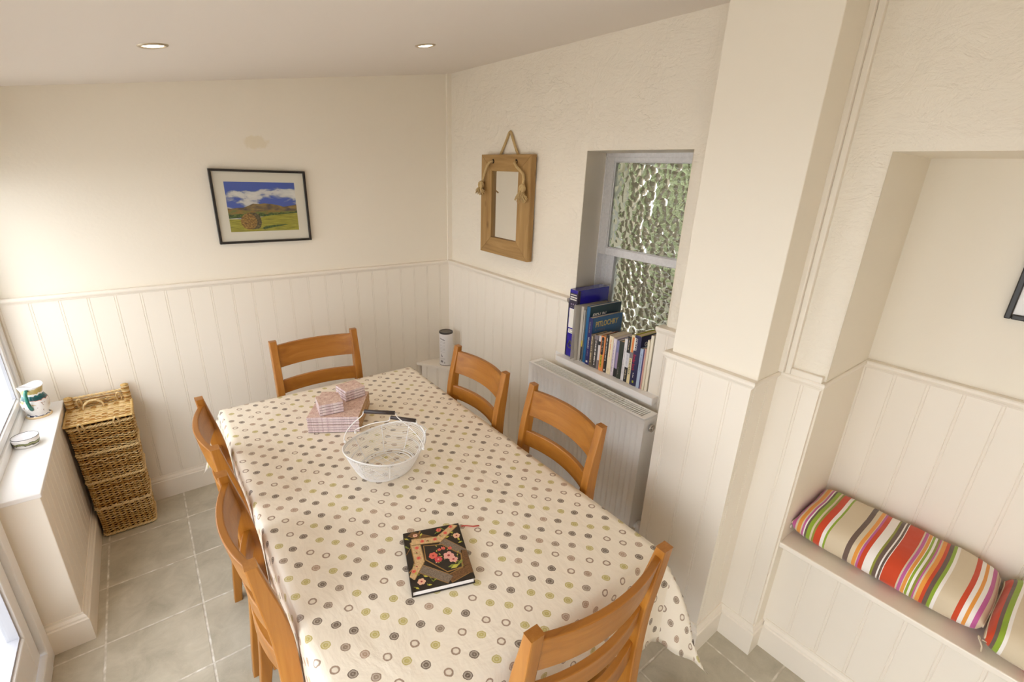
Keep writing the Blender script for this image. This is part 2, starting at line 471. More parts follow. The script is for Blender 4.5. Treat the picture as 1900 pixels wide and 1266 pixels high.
def rect_frame(mb, y0, y1, z0, z1, w, x0, x1, mi=0, axis='x', wb=None, wt=None):
    """a rectangular frame of bars in the plane normal to axis"""
    wb = w if wb is None else wb; wt = w if wt is None else wt
    def B(a0, a1, c0, c1):
        if axis == 'x': mb.box((x0, a0, c0), (x1, a1, c1), mi)
        else: mb.box((a0, x0, c0), (a1, x1, c1), mi)
    B(y0, y0+w, z0, z1); B(y1-w, y1, z0, z1); B(y0+w, y1-w, z0, z0+wb); B(y0+w, y1-w, z1-wt, z1)

# ================================================================== THE SETTING
def sweep(mb, prof, path, z=0.0, mi=0, cap=True):
    """mitred sweep; prof = (out, up) pairs, out is to the left of the path"""
    n = len(path); rings = []
    for i, p in enumerate(path):
        p = Vector((p[0], p[1]))
        nrm = []
        if i > 0: d = (p - Vector(path[i-1])).normalized(); nrm.append(Vector((-d.y, d.x)))
        if i < n-1: d = (Vector(path[i+1]) - p).normalized(); nrm.append(Vector((-d.y, d.x)))
        if len(nrm) == 2:
            b = (nrm[0]+nrm[1]); b = b / max(1e-6, (1 + nrm[0].dot(nrm[1])))
        else: b = nrm[0]
        rings.append([(p.x + b.x*a, p.y + b.y*a, z+c) for a, c in prof])
    mb.grid(rings, mi, closev=True, smooth=False)
    if cap:
        k = len(prof); base = len(mb.v)-n*k
        mb.f.append(tuple(base+j for j in range(k))); mb.mi.append(mi); mb.sm.append(False)
        mb.f.append(tuple(base+(n-1)*k+j for j in range(k))[::-1]); mb.mi.append(mi); mb.sm.append(False)
    return mb
DZ = 1.232
DADO = [(-0.02, -0.030), (0.0, -0.030), (0.004, -0.028), (0.006, -0.022), (0.011, -0.019), (0.014, -0.012), (0.014, -0.004), (0.011, 0.0), (-0.045, 0.0), (-0.045, -0.01)]
SKIRT = [(-0.004, 0.0), (0.018, 0.0), (0.018, 0.108), (0.013, 0.112), (0.013, 0.120), (0.009, 0.126), (0.005, 0.130), (0.004, 0.140), (-0.004, 0.140)]

def panelling(parent, p0, p1, z0, z1, spacing=0.1015, first=0.05, thick=0.03, name='panelling', m='cream_woodwork', trim0=0.0, trim1=0.0):
    """tongue-and-groove boards: the front runs p0 -> p1 with the room on the left"""
    p0, p1 = Vector(p0), Vector(p1); d = (p1-p0).normalized(); nl = Vector((-d.y, d.x))
    p0 = p0 + d*trim0; p1 = p1 - d*trim1; L = (p1-p0).length
    prof = [(0.0, 0.0)]
    s = first
    while s < L - 0.008:
        if s > 0.008:
            for c in (-0.0045, 0.0045):
                prof += [(s+c-0.0015, 0.0), (s+c-0.0004, -0.0020), (s+c+0.0004, -0.0020), (s+c+0.0015, 0.0)]
        s += spacing
    prof += [(L, 0.0)]
    mb = MB()
    A = []
    for (a, b) in prof:
        q = p0 + d*a + nl*b
        A.append([(q.x, q.y, z0), (q.x, q.y, z1)])
    mb.grid(A, 0, smooth=False, flip=True)
    q = [p0 - nl*0.0045, p1 - nl*0.0045, p1 - nl*thick, p0 - nl*thick]
    for k in range(4):
        a, b = q[k], q[(k+1) % 4]
        mb.quad((a.x, a.y, z0), (b.x, b.y, z0), (b.x, b.y, z1), (a.x, a.y, z1))
    for z in (z0, z1): mb.poly([(a.x, a.y, z) for a in (p0, p1, q[2], q[3])])
    for e, f_ in ((p0, q[0]), (p1, q[1])): mb.quad((e.x, e.y, z0), (f_.x, f_.y, z0), (f_.x, f_.y, z1), (e.x, e.y, z1))
    return mb.build(name, m, parent, weld=None)

CT = lambda x: ceil_z(x)
# floor, ceiling
fl = structure(MB().box((-0.65, -1.9, -0.12), (2.3, 3.06, 0.0)).build('floor', 'stone_floor_tiles', origin=(0, 0, 0)))
mb = MB()
x0, x1 = -0.72, 2.35
P = [(x0, -1.9, CT(x0)), (x1, -1.9, CT(x1)), (x1, 3.15, CT(x1)), (x0, 3.15, CT(x0))]
Q = [(a, b, c+0.1) for a, b, c in P]
mb.v = P+Q; mb.f = [(0, 3, 2, 1), (4, 5, 6, 7), (0, 1, 5, 4), (1, 2, 6, 5), (2, 3, 7, 6), (3, 0, 4, 7)]; mb.mi = [0]*6; mb.sm = [False]*6
structure(mb.build('ceiling', 'ceiling_paint', origin=(0, 0, 2.2)))

# back wall
def wall_poly(mb, y0, y1, x0, x1, z0, mi=0):
    """a wall block running up to the sloping ceiling"""
    P = [(x0, y0, z0), (x1, y0, z0), (x1, y1, z0), (x0, y1, z0), (x0, y0, CT(x0)+.01), (x1, y0, CT(x1)+.01), (x1, y1, CT(x1)+.01), (x0, y1, CT(x0)+.01)]
    n = len(mb.v); mb.v += P
    for f in ((0,3,2,1),(4,5,6,7),(0,1,5,4),(1,2,6,5),(2,3,7,6),(3,0,4,7)): mb.f.append(tuple(n+i for i in f)); mb.mi.append(mi); mb.sm.append(False)
    return mb
wb = structure(wall_poly(MB(), 2.998, 3.06, -0.62, 2.25, -0.05).build('wall_back', 'cream_wall_with_patch', origin=(0.6, 3.0, 0)))
# boards start so that the joints fall at x = -0.461 + k*0.1015 (measured from the right-hand corner)
fx = (1.747 - (-0.461)) % 0.1015
panelling(wb, (1.747, 2.985), (-0.575, 2.985), 0.0, DZ-0.02, 0.1015, fx, 0.02)
o = sweep(MB(), [(a, b) if a > -0.04 else (-0.014, b) for a, b in DADO], [(1.747, 2.985), (-0.575, 2.985)], DZ).build('dado_rail', 'cream_woodwork', wb)
wall_poly(MB(), 2.983, 2.9995, 1.741, 1.79, DZ).build('corner_batten', 'cream_wall_paint', wb, 0.002)
structure(sweep(MB(), SKIRT, [(1.747, 2.985), (-0.50, 2.985)]).build('baseboard_back', 'cream_woodwork'))

# right wall: rough plaster skin with the window opening
def hnoise(y, z, s):
    from mathutils import noise as N
    return N.fractal(Vector((y*s, z*s, 3.7)), 0.8, 2.0, 4)
YA, YB_, ZH = 1.144, 1.722, 1.963      # opening
def rough_wall(ys, zs, xf, hole=None, amp=0.006, zt=None):
    mb = MB(); idx = {}
    ztop = (lambda: CT(xf)) if zt is None else (lambda: zt)
    for i, y in enumerate(ys):
        for j, z in enumerate(zs):
            e = 1.0
            edge = 0.0
            if hole:
                dy = max(hole[0]-y, y-hole[1], 0); dz = max(z-hole[2], 0)
                edge = math.hypot(dy, dz)
                e = smoothstep(0.0, 0.05, edge)
            d = amp*(hnoise(y, z, 4.5)*0.8 + hnoise(y+9, z*1.7, 14)*0.35)
            rnd = 0.010*(1-smoothstep(0, 0.02, edge)) if hole else 0.0
            idx[i, j] = len(mb.v); mb.v.append((xf - abs(d)*e*1.0 + rnd, y, z))
    for i in range(len(ys)-1):
        for j in range(len(zs)-1):
            yc, zc = (ys[i]+ys[i+1])/2, (zs[j]+zs[j+1])/2
            if hole and hole[0] < yc < hole[1] and zc < hole[2]: continue
            mb.f.append((idx[i, j], idx[i+1, j], idx[i+1, j+1], idx[i, j+1])); mb.mi.append(0); mb.sm.append(True)
    return mb
def lin(a, b, step):
    n = max(1, int(round((b-a)/step))); return [a+(b-a)*k/n for k in range(n+1)]
ys = lin(0.93, YA, 0.016)[:-1] + lin(YA, YB_, 0.016)[:-1] + lin(YB_, 2.998, 0.016)
zs = lin(DZ-0.03, ZH, 0.016)[:-1] + lin(ZH, CT(1.777)+0.005, 0.016)
wr_ = rough_wall(ys, zs, 1.777, (YA, YB_, ZH)).build('wall_right', 'rough_cream_plaster', origin=(1.777, 2.0, 0))
structure(wr_)
# masonry behind the skin: reveals of the window recess and the solid wall
mb = MB()
YL, YR, XF = 1.805, 1.07, 2.03
def solid(mb, y0, y1, z0, z1, xa=1.79, xb=2.2): mb.box((xa, y0, z0), (xb, y1, z1))
wall_poly(mb, YL, 3.05, 1.79, 2.2, 0.0); wall_poly(mb, 0.62, YR, 1.79, 2.2, 0.0)
wall_poly(mb, YR, YL, 1.79, 2.2, ZH+0.004); solid(mb, YR, YL, 0.0, 0.875)
mb.box((1.75, 0.93, 0.0), (1.80, 1.165, DZ-0.02)); mb.box((1.75, 1.728, 0.0), (1.80, 2.99, DZ-0.02)); mb.box((1.75, 1.10, 0), (1.80, 1.80, 0.875))
mb.build('masonry', 'cream_wall_paint', wr_)
mb = MB()
mb.poly([(1.784, YB_, DZ-0.03), (1.784, YB_, ZH), (XF+.1, YL+.028, ZH), (XF+.1, YL+.028, DZ-0.03)])
mb.poly([(1.784, YA, DZ-0.03), (XF+.1, YR-.03, DZ-0.03), (XF+.1, YR-.03, ZH), (1.784, YA, ZH)])
mb.poly([(1.784, YB_, ZH), (1.784, YA, ZH), (XF+.1, YR-.03, ZH), (XF+.1, YL+.03, ZH)])
mb.poly([(1.75, 1.728, 0.87), (1.75, 1.728, DZ), (XF+.1, YL+.03, DZ), (XF+.1, YL+.03, 0.87)])
mb.poly([(1.75, 1.165, 0.87), (XF+.1, YR-.03, 0.87), (XF+.1, YR-.03, DZ), (1.75, 1.165, DZ)])
mb.poly([(1.75, 1.728, DZ), (1.784, YB_, DZ), (XF+.1, YL+.028, DZ), (XF+.1, YL+.03, DZ)])
mb.build('window_reveal', 'cream_wall_paint', wr_, weld=None)
panelling(wr_, (1.747, 1.728), (1.747, 2.985), 0.0, DZ-0.02, 0.1015, (2.814-1.728) % 0.1015, 0.02)
panelling(wr_, (1.747, 0.945), (1.747, 1.165), 0.0, DZ-0.02, 0.1015, 0.06, 0.02)
panelling(wr_, (1.747, 1.165), (1.747, 1.728), 0.0, 0.87, 0.1015, 0.05, 0.02)
sweep(MB(), DADO, [(1.747, 1.728), (1.747, 2.985)], DZ).build('dado_rail', 'cream_woodwork', wr_)
sweep(MB(), DADO, [(1.747, 0.945), (1.747, 1.165)], DZ).build('dado_rail', 'cream_woodwork', wr_)
structure(sweep(MB(), SKIRT, [(1.795, 0.480), (1.70, 0.480), (1.70, 0.617), (1.51, 0.617), (1.51, 0.945), (1.747, 0.945), (1.747, 2.98)]).build('baseboard_right', 'cream_woodwork'))

# boxed pillar
wp = structure(wall_poly(MB(), 0.610, 0.937, 1.525, 1.80, DZ-0.02).build('wall_pillar', 'cream_wall_paint', None, 0.003, origin=(1.6, .8, 0)))
panelling(wp, (1.51, 0.617), (1.51, 0.945), 0.0, DZ-0.02, 0.1085, 0.072, 0.0047)
panelling(wp, (1.70, 0.617), (1.51, 0.617), 0.0, DZ-0.02, 0.095, 0.07, 0.02, trim1=0.0048)
panelling(wp, (1.51, 0.945), (1.747, 0.945), 0.0, DZ-0.02, 0.1015, 0.07, 0.02, trim0=0.0048)
sweep(MB(), DADO, [(1.70, 0.617), (1.51, 0.617), (1.51, 0.945), (1.747, 0.945)], DZ).build('dado_rail', 'cream_woodwork', wp)

# niche wall: rough plaster face at x = 1.70, recess behind it
NZ = 1.946; NY = 0.474
ys = lin(-1.9, NY, 0.018)[:-1] + lin(NY, 0.612, 0.018)
zs = lin(DZ-0.03, NZ, 0.018)[:-1] + lin(NZ, CT(1.70)+0.005, 0.018)
wnz = structure(rough_wall(ys, zs, 1.703, (-5, NY, NZ), 0.005).build('wall_niche', 'rough_cream_plaster', origin=(1.7, 0, 0)))
mb = MB()
wall_poly(mb, -1.9, 0.62, 1.715, 2.2, NZ); mb.box((1.715, NY, 0), (2.2, 0.61, CT(1.7)-0.02)); mb.box((2.118, -1.9, 0), (2.2, NY+.02, NZ+0.02))
mb.build('masonry', 'cream_wall_paint', wnz)
panelling(wnz, (1.70, 0.480), (1.70, 0.617), 0.0, DZ-0.02, 0.10, 0.055, 0.0047)
panelling(wnz, (2.10, 0.480), (1.70, 0.480), 0.0, DZ-0.02, 0.062, 0.03, 0.02, trim1=0.0048)
panelling(wnz, (2.10, -1.9), (2.10, 0.480), 0.0, DZ-0.02, 0.0965, (0.375+1.9) % 0.0965, 0.02)
sweep(MB(), DADO, [(2.10, -1.9), (2.10, 0.480), (1.70, 0.480), (1.70, 0.617)], DZ).build('dado_rail', 'cream_woodwork', wnz)
mb = MB()
mb.box((1.672, 0.594, DZ), (1.71, 0.612, CT(1.69)-0.002)); mb.box((1.684, 0.576, DZ), (1.71, 0.594, CT(1.69)-0.002)); mb.box((1.686, NY+0.004, DZ), (1.71, 0.576, DZ+0.022))
mb.build('corner_beading', 'cream_woodwork', wnz, 0.003)

# left wall: header, pier and the wall below the far glazing
mb = MB()
XL = -0.575
HZ = 1.83
for (a, b, c, d) in ((-1.9, 3.0, HZ, 9), (-1.9, -1.15, 0, HZ), (1.08, 1.16, 0, HZ), (-1.15, 1.08, 0, 0.06), (2.10, 2.995, 0, 0.70)):
    if d == 9: mb.box((-0.645, a, c), (XL, b, CT(XL)))
    else: mb.box((-0.645, a, c), (XL, b, d))
wl = structure(mb.build('wall_left', 'cream_wall_paint', origin=(-.6, 1, 0)))
structure(wall_poly(MB(), -1.95, -1.85, -0.66, 2.3, -0.05).build('wall_front', 'cream_wall_paint'))

def upvc_window(name, y0, y1, z0, z1, mull=(), fw=0.046):
    w = structure(empty(name, (-0.62, (y0+y1)/2, z0)))
    xf0 = XL+0.004
    mb = MB(); rect_frame(mb, y0, y1, z0, z1, fw, -0.640, xf0)
    for y in mull: mb.box((-0.640, y-fw/2, z0+fw), (xf0, y+fw/2, z1-fw))
    mb.build('window_frame', 'white_upvc', w, 0.004)
    edges = [y0+fw] + [v for y in mull for v in (y-fw/2, y+fw/2)] + [y1-fw]
    for k in range(0, len(edges), 2):
        a, b = edges[k], edges[k+1]
        mb = MB(); rect_frame(mb, a+.002, b-.002, z0+fw+.002, z1-fw-.002, 0.036, -0.630, xf0-.008)
        s_ = mb.build('sash', 'white_upvc', w, 0.006)
        mb = MB(); rect_frame(mb, a+.038, b-.038, z0+fw+.038, z1-fw-.038, 0.006, -0.6, -0.588)
        mb.build('glazing_gasket', 'grey_gasket', s_)
        MB().box((-0.602, a+.036, z0+fw+.036), (-0.596, b-.036, z1-fw-.036)).build('glass_pane', 'clear_window_glass', s_)
    return w
mat('grey_gasket', (176, 176, 182), 0.6)
upvc_window('window_2', 2.10, 2.985, 0.700, HZ)
upvc_window('unseen_fill_window', -1.15, 1.08, 0.06, HZ, (-0.40, 0.35))  # unseen glazing, carried down near the floor to add fill light low down

# glazed door, closed, in the left wall
dr = structure(empty('door_1', (-0.62, 1.63, 0)))
mb = MB()
mb.box((-0.640, 2.036, 0.0), (XL+0.014, 2.098, HZ)); mb.box((-0.640, 1.16, 0.0), (XL+0.014, 1.215, HZ)); mb.box((-0.640, 1.215, HZ-0.055), (XL+0.014, 2.036, HZ))
mb.build('door_frame', 'white_upvc', dr, 0.004)
MB().box((-0.66, 1.215, 0.0), (-0.560, 2.036, 0.075)).build('threshold', 'white_upvc', dr, 0.004)
mb = MB(); rect_frame(mb, 1.222, 2.030, 0.083, HZ-0.062, 0.070, -0.630, -0.578, 0, 'x', 0.165, 0.070)
lf = mb.build('door_leaf', 'white_upvc', dr, 0.005)
mb = MB(); rect_frame(mb, 1.290, 1.962, 0.246, HZ-0.130, 0.018, -0.615, -0.572, 0, 'x')
mb.build('glazing_bead', 'white_upvc', lf, 0.006)
mb = MB(); rect_frame(mb, 1.307, 1.945, 0.263, HZ-0.147, 0.012, -0.612, -0.580)
mb.build('glazing_gasket', 'grey_gasket', lf)
MB().box((-0.606, 1.300, 0.256), (-0.600, 1.952, HZ-0.140)).build('glass_pane', 'clear_window_glass', lf)
mat('door_gap_shade', (40, 38, 42), 0.8)
MB().box((-0.612, 2.0305, 0.083), (-0.583, 2.0355, HZ-0.06)).build('jamb_gap_shade', 'door_gap_shade', dr)  # dark strip standing for the shade in the gap beside the leaf
mb = MB(); mb.box((-0.578, 1.235, 0.90), (-0.570, 1.262, 1.14)); mb.box((-0.570, 1.242, 1.03), (-0.540, 1.256, 1.044)); mb.box((-0.546, 1.242, 1.03), (-0.536, 1.36, 1.044))
mb.build('door_handle', 'white_upvc', lf, 0.003)

# outside: paving, planting that the glass shows
mat('pale_paving', (196, 192, 186), 0.8, bump=0.2, bscale=8, var=0.1)
def mk_leaf():
    g = NT('hedge_leaves', 0.6); p = g.geo()
    n = g.noise(p, 9, 4, 0.4)
    c = g.ramp(n, [(0.35, hexlin((104, 112, 84))), (0.5, hexlin((154, 166, 120))), (0.66, hexlin((206, 214, 176)))])
    g.l(c, g.b.inputs['Base Color'])
mk_leaf()
structure(MB().box((-12, -9, -0.25), (-0.68, 14, -0.15)).build('floor', 'pale_paving'))
mat('yard_slabs', (214, 212, 204), 0.8, bump=0.2, bscale=8, var=0.1)
structure(MB().box((2.22, -6, -0.05), (9, 9, 0.0)).build('floor', 'yard_slabs'))
random.seed(3)
mb = MB()
for k in range(11000):
    # leaves of a hedge along the far side of the yard
    y = random.uniform(-1.5, 2.62); z = random.uniform(1.12, 3.9 + 0.2*sin(y*2.1)); x = 3.62 + random.uniform(-0.25, 0.25) + 0.15*sin(y*3)+0.12*sin(z*5)
    a = random.uniform(0, 2*pi); b = random.uniform(-1, 1); s = random.uniform(0.03, 0.06)
    d1 = Vector((cos(a)*.5, sin(a), b)).normalized()*s; d2 = Vector((b*.4, -cos(a)*.6, sin(a)+.2)).normalized()*s*0.6; c = Vector((x, y, z))
    mb.quad(c-d1, c+d2, c+d1, c-d2)
h = mb.build('hedge', 'hedge_leaves'); tag(h, 'green hedge seen blurred through the pebbled glass of the small sash window', 'hedge')
mat('outside_render', (122, 112, 94), 0.9); mat('yard_slabs', (214, 212, 204), 0.8, bump=0.2, bscale=8, var=0.1)
structure(MB().box((3.1, 2.72, 0.0), (4.4, 3.0, 4.6)).build('wall_yard', 'outside_render'))
mat('limewash', (222, 218, 206), 0.9)
structure(MB().box((4.25, -2.0, 0.0), (4.4, 2.72, 4.6)).build('sky_block_end', 'limewash'))  # added pale wall behind the hedge, keeps sky light out of the yard
structure(MB().box((2.22, -2.1, 0.0), (4.4, -1.95, 4.6)).build('sky_block_side', 'outside_render'))  # unseen wall added to dim the yard by blocking the sky

# ------------------------------------------------------------ sash window in the right wall
w1 = structure(empty('window_1', (2.03, 1.44, 0.9)))
FX = 2.0
mb = MB()
mb.box((FX, YL-0.02, 0.905), (FX+0.11, YL+0.05, ZH+.01)); mb.box((FX, YR-0.05, 0.905), (FX+0.11, YR+0.035, ZH+.01)); mb.box((FX, YR, 1.943), (FX+0.11, YL, ZH+.01)); mb.box((FX, YR, 0.86), (FX+0.11, YL, 0.925))
mb.build('window_frame', 'old_white_frame', w1, 0.003)
y1s, y0s = 1.785, YR+0.034
mb = MB(); rect_frame(mb, y0s, y1s, 1.444, 1.944, 0.052, FX+0.002, FX+0.042, 0, 'x', 0.040, 0.022)
us = mb.build('upper_sash', 'old_white_frame', w1, 0.003)
mb = MB(); rect_frame(mb, y0s+.05, y1s-.05, 1.482, 1.924, 0.006, FX+0.010, FX+0.030); mb.build('putty_line', 'old_white_frame', us, 0.002)
gp = MB().box((FX+0.020, y0s+.048, 1.480), (FX+0.025, y1s-.048, 1.926)); gp.mi = [1, 1, 1, 1, 1, 0]; gp.build('glass_pane', ['pebbled_obscure_glass', 'smooth_glass_back'], us)
mb = MB(); rect_frame(mb, y0s, y1s-0.03, 0.925, 1.47, 0.052, FX+0.046, FX+0.086, 0, 'x', 0.07, 0.03)
mb.box((FX+0.044, y1s-0.03, 0.925), (FX+0.10, y1s, 1.47))
ls = mb.build('lower_sash', 'old_white_frame', w1, 0.003)
gp = MB().box((FX+0.064, y0s+.048, 0.990), (FX+0.069, y1s-.078, 1.445)); gp.mi = [1, 1, 1, 1, 1, 0]; gp.build('glass_pane', ['pebbled_obscure_glass', 'smooth_glass_back'], ls)
mb = MB(); mb.box((1.745, 1.105, 0.882), (FX+0.01, 1.80, 0.908)); mb.box((1.700, 1.105, 0.878), (1.745, 1.750, 0.908)); mb.box((1.712, 1.112, 0.866), (1.745, 1.746, 0.879))
mb.build('window_sill', 'white_gloss_paint', w1, 0.003)

# ------------------------------------------------------------ built-in seat in the niche
bs = empty('built_in_seat', (1.9, -0.7, 0))
tag(bs, 'cream panelled built-in bench filling the wall niche, striped cushions on it', 'bench')
MB().box((1.722, -1.85, 0.538), (2.098, 0.4775, 0.560)).build('seat_board', 'cream_woodwork', bs, 0.004)
panelling(bs, (1.780, -1.85), (1.780, 0.4775), 0.0, 0.538, 0.0985, (0.3756+1.85) % 0.0985, 0.02, 'front_panel')
sweep(MB(), SKIRT, [(1.780, -1.85), (1.780, 0.462)]).build('skirting', 'cream_woodwork', bs)
MB().box((1.772, -1.85, 0.524), (1.782, 0.4775, 0.538)).build('scotia_moulding', 'cream_woodwork', bs, 0.003)

# ------------------------------------------------------------ boxed ledge under the left window
bl = empty('boxed_in_ledge', (-0.515, 2.55, 0))
tag(bl, 'cream panelled boxed-in ledge with white top under the left window', 'ledge')
MB().box((XL+0.002, 2.106, 0.690), (-0.449, 2.983, 0.708)).build('ledge_top', 'white_gloss_paint', bl, 0.003)
panelling(bl, (-0.455, 2.965), (-0.455, 2.1125), 0.0, 0.690, 0.0675, 0.04, 0.0003+0.014, 'side_panel', trim1=0.0008)
MB().box((XL+0.002, 2.112, 0.0), (-0.4555, 2.127, 0.690)).build('end_panel', 'cream_woodwork', bl, 0.0015)
sweep(MB(), SKIRT, [(-0.455, 2.963), (-0.455, 2.112), (XL+0.002, 2.112)]).build('skirting', 'cream_woodwork', bl)

# ------------------------------------------------------------ corner boxing
cc = empty('corner_cupboard', (1.65, 2.85, 0))
tag(cc, 'low cream triangular cupboard boxed into the far corner beneath the storage tin', 'cupboard')
A, B = Vector((1.462, 2.9825)), Vector((1.7445, 2.555))
zt = 0.483
mb = MB()
tri = [(A.x, A.y), (B.x, B.y), (1.7445, 2.9825)]
mb.poly([(x, y, zt) for x, y in tri]); mb.poly([(x, y, zt-0.018) for x, y in tri][::-1])
for k in range(3):
    a, b = tri[k], tri[(k+1) % 3]; mb.quad((*a, zt-.018), (*b, zt-.018), (*b, zt), (*a, zt))
mb.build('cupboard_top', 'cream_woodwork', cc, 0.002)
panelling(cc, (1.7445, 2.600), (1.497, 2.967), 0.0, zt-0.018, 0.0875, 0.05, 0.012, 'front_panel')

# ------------------------------------------------------------ recessed ceiling lights
mat('brushed_rim', (196, 182, 160), 0.35, 0.5, metal=0.7)
sl = math.atan(0.158)
for k, (x, y) in enumerate(SPOTS):
    z = ceil_z(x)
    M = Matrix.Translation((x, y, z)) @ Matrix.Rotation(-sl, 4, 'Y')
    d = empty('downlight', (x, y, z)); d['group'] = 'recessed ceiling downlights'
    lab = {0: 'round recessed downlight, the left of the two lit in the ceiling', 1: 'round recessed downlight, the right of the two lit in the ceiling, nearer the mirror'}.get(k, 'lit recessed downlight in the ceiling behind the camera')
    tag(d, lab, 'ceiling light', 'recessed ceiling downlights')
    mb = MB(); prof = [(0.030, 0.004), (0.031, -0.003), (0.036, -0.005), (0.041, -0.003), (0.043, 0.0)]
    rings = [[tuple(M @ Vector((r*cos(2*pi*j/36), r*sin(2*pi*j/36), zz))) for j in range(36)] for r, zz in prof]
    mb.grid(rings, closev=True); mb.build('rim', 'brushed_rim', d)
    mb = MB(); prof = [(0.0305, -0.001), (0.018, -0.004), (0.0005, -0.005)]
    rings = [[tuple(M @ Vector((r*cos(2*pi*j/36), r*sin(2*pi*j/36), zz))) for j in range(36)] for r, zz in prof]
    mb.grid(rings, closev=True); mb.build('lamp_glass', 'lit_lamp_glass', d)
    l = bpy.data.lights.new('downlight_beam', 'SPOT'); l.energy = SPOT_W; l.color = (1.0, 0.78, 0.52); l.spot_size = math.radians(150); l.spot_blend = 1.0; l.shadow_soft_size = 0.03
    lo = bpy.data.objects.new('downlight_beam', l); COL.objects.link(lo); lo.location = (x, y, z-0.02)

# ================================================================== TABLE
TX0, TX1, TY0, TY1, TZ = 0.144, 1.106, 0.611, 2.340, 0.7555
tb = empty('dining_table', (0.615, 1.475, 0))
tag(tb, 'long rectangular dining table hidden under the spotted cream tablecloth', 'table')
MB().box((TX0+.006, TY0+.006, TZ-0.035), (TX1-.006, TY1-.006, TZ-0.001)).build('tabletop', 'honey_oak', tb, 0.004)
mb = MB()
for (a, b, c, d) in ((TX0+.07, TY0+.07, TX1-.07, TY0+.095), (TX0+.07, TY1-.095, TX1-.07, TY1-.07), (TX0+.07, TY0+.095, TX0+.095, TY1-.095), (TX1-.095, TY0+.095, TX1-.07, TY1-.095)):
    mb.box((a, b, TZ-0.125), (c, d, TZ-0.035))
mb.build('apron', 'honey_oak_across', tb, 0.002)
for lx in (TX0+.045, TX1-.045-.07):
    for ly in (TY0+.045, TY1-.045-.07):
        MB().box((lx, ly, 0), (lx+.07, ly+.07, TZ-0.035)).build('leg', 'honey_oak', tb, 0.004)

# ------------------------------------------------------------ tablecloth
def make_cloth():
    D = 0.285
    mb = MB(); uv = []
    us, vs = [], []
    n1 = 14
    def axis(a, b, m):
        s = [a-D+D*k/n1 for k in range(n1)] + [a+(b-a)*k/m for k in range(m+1)] + [b+D*(k+1)/n1 for k in range(n1)]
        return s
    U = axis(TX0, TX1, 46); V = axis(TY0, TY1, 80)
    from mathutils import noise as N
    R = 0.011
    def grow(u, v):
        # the near right-hand corner hangs lower than the others
        du = min(abs(u-TX1), 0.3) if u < TX1 else 0; dv = min(abs(v-TY0), 0.3) if v > TY0 else 0
        return 1 + 0.36*(1-smoothstep(0, 0.28, math.hypot(du, dv)))
    def drop(e):
        """distance past the edge -> (out, down)"""
        if e <= 0: return 0.0, 0.0
        L = R*pi/2
        if e < L: t = e/R; return R*sin(t), R*(1-cos(t))
        return R, R + (e-L)
    P = []
    for u in U:
        row = []
        for v in V:
            eu = max(TX0-u, u-TX1, 0); ev = max(TY0-v, v-TY1, 0)
            gk = grow(u, v); eu *= gk; ev *= gk
            su = -1 if u < TX0 else 1; sv = -1 if v < TY0 else 1
            cu, cv = min(max(u, TX0), TX1), min(max(v, TY0), TY1)
            x, y, z = cu, cv, TZ+0.004
            top = (eu == 0 and ev == 0)
            if top:
                z += 0.0012*N.noise(Vector((u*6, v*6, 0))) + 0.0007*N.noise(Vector((u*17, v*12, 4)))
            elif eu == 0 or ev == 0:
                e = eu + ev; o_, d_ = drop(e)
                t = v if eu > 0 else u
                wob = smoothstep(0.02, D, e)
                amp = 0.012*wob*(sin(t*19+1.3*sin(t*7)) + 0.5*sin(t*41+1))
                o_ += 0.010*wob + amp*0.55
                if eu > 0: o_ = min(o_, R + (0.0 if u < TX0 else 0.006))
                if eu > 0: x += su*o_
                else: y += sv*o_
                z -= d_
                z += 0.004*wob*sin(t*9)
            else:
                # the corner of the cloth hangs as one pointed fold
                e = math.hypot(eu, ev); ang = math.atan2(ev, eu)      # 0..pi/2
                o_, d_ = drop(max(eu, ev))
                q = min(eu, ev)
                g = sin(2*ang)
                f = e/(D*1.414)
                near = (u > TX1 and v < TY0)
                flare = 0.36 if near else 0.24
                out = q*flare*1.9 + 0.02*f
                if near: out = q*0.57 + 0.018*sin(pi*min(1, f))*g
                # both sides fold round the corner towards the diagonal
                dirx, diry = su*cos(pi/4), sv*sin(pi/4)
                dd = min(e*0.985, 2)
                hor = R + out
                side = (ang - pi/4)/(pi/4)          # -1..1
                wv = (0.030 if near else 0.020)*f*side*(1-abs(side)) * 2.2 + (0.008*f*sin(ang*12) if near else 0)
                x += dirx*hor*1.0 + wv*(-diry) + su*0.004*(1-abs(side))*0
                y += diry*hor*1.0 + wv*(dirx)
                z -= sqrt(max(0.0, dd*dd - (hor*0.82)**2)) if dd > hor*0.82 else d_*0.5
                if side < 0: y -= diry*R*(-side)*0.9; x += dirx*R*(-side)*.35
                else: x -= dirx*R*side*0.9; y += diry*R*side*.35
                # match the straight skirts at the seams
                s_ = abs(side)**6
            row.append([x, y, z]); uv.append((u, v))
        P.append(row)
    # smooth the corner patches so that the seams with the skirts close softly
    for it in range(3):
        Q = [[c[:] for c in r] for r in P]
        for i in range(1, len(U)-1):
            for j in range(1, len(V)-1):
                eu = max(TX0-U[i], U[i]-TX1, 0); ev = max(TY0-V[j], V[j]-TY1, 0)
                if eu > 0.02 or ev > 0.02:
                    for k in range(3):
                        Q[i][j][k] = 0.5*P[i][j][k] + 0.125*(P[i-1][j][k]+P[i+1][j][k]+P[i][j-1][k]+P[i][j+1][k])
        P = Q
    mb.grid(P, flip=False); mb.uv = uv
    o = mb.build('tablecloth', 'spotted_wipe_clean_cloth', origin=(0.615, 1.475, TZ))
    s = o.modifiers.new('thickness', 'SOLIDIFY'); s.thickness = 0.0012; s.offset = 1.0
    tag(o, 'cream wipe-clean tablecloth with brown, grey and olive spots over the dining table', 'tablecloth')
make_cloth()

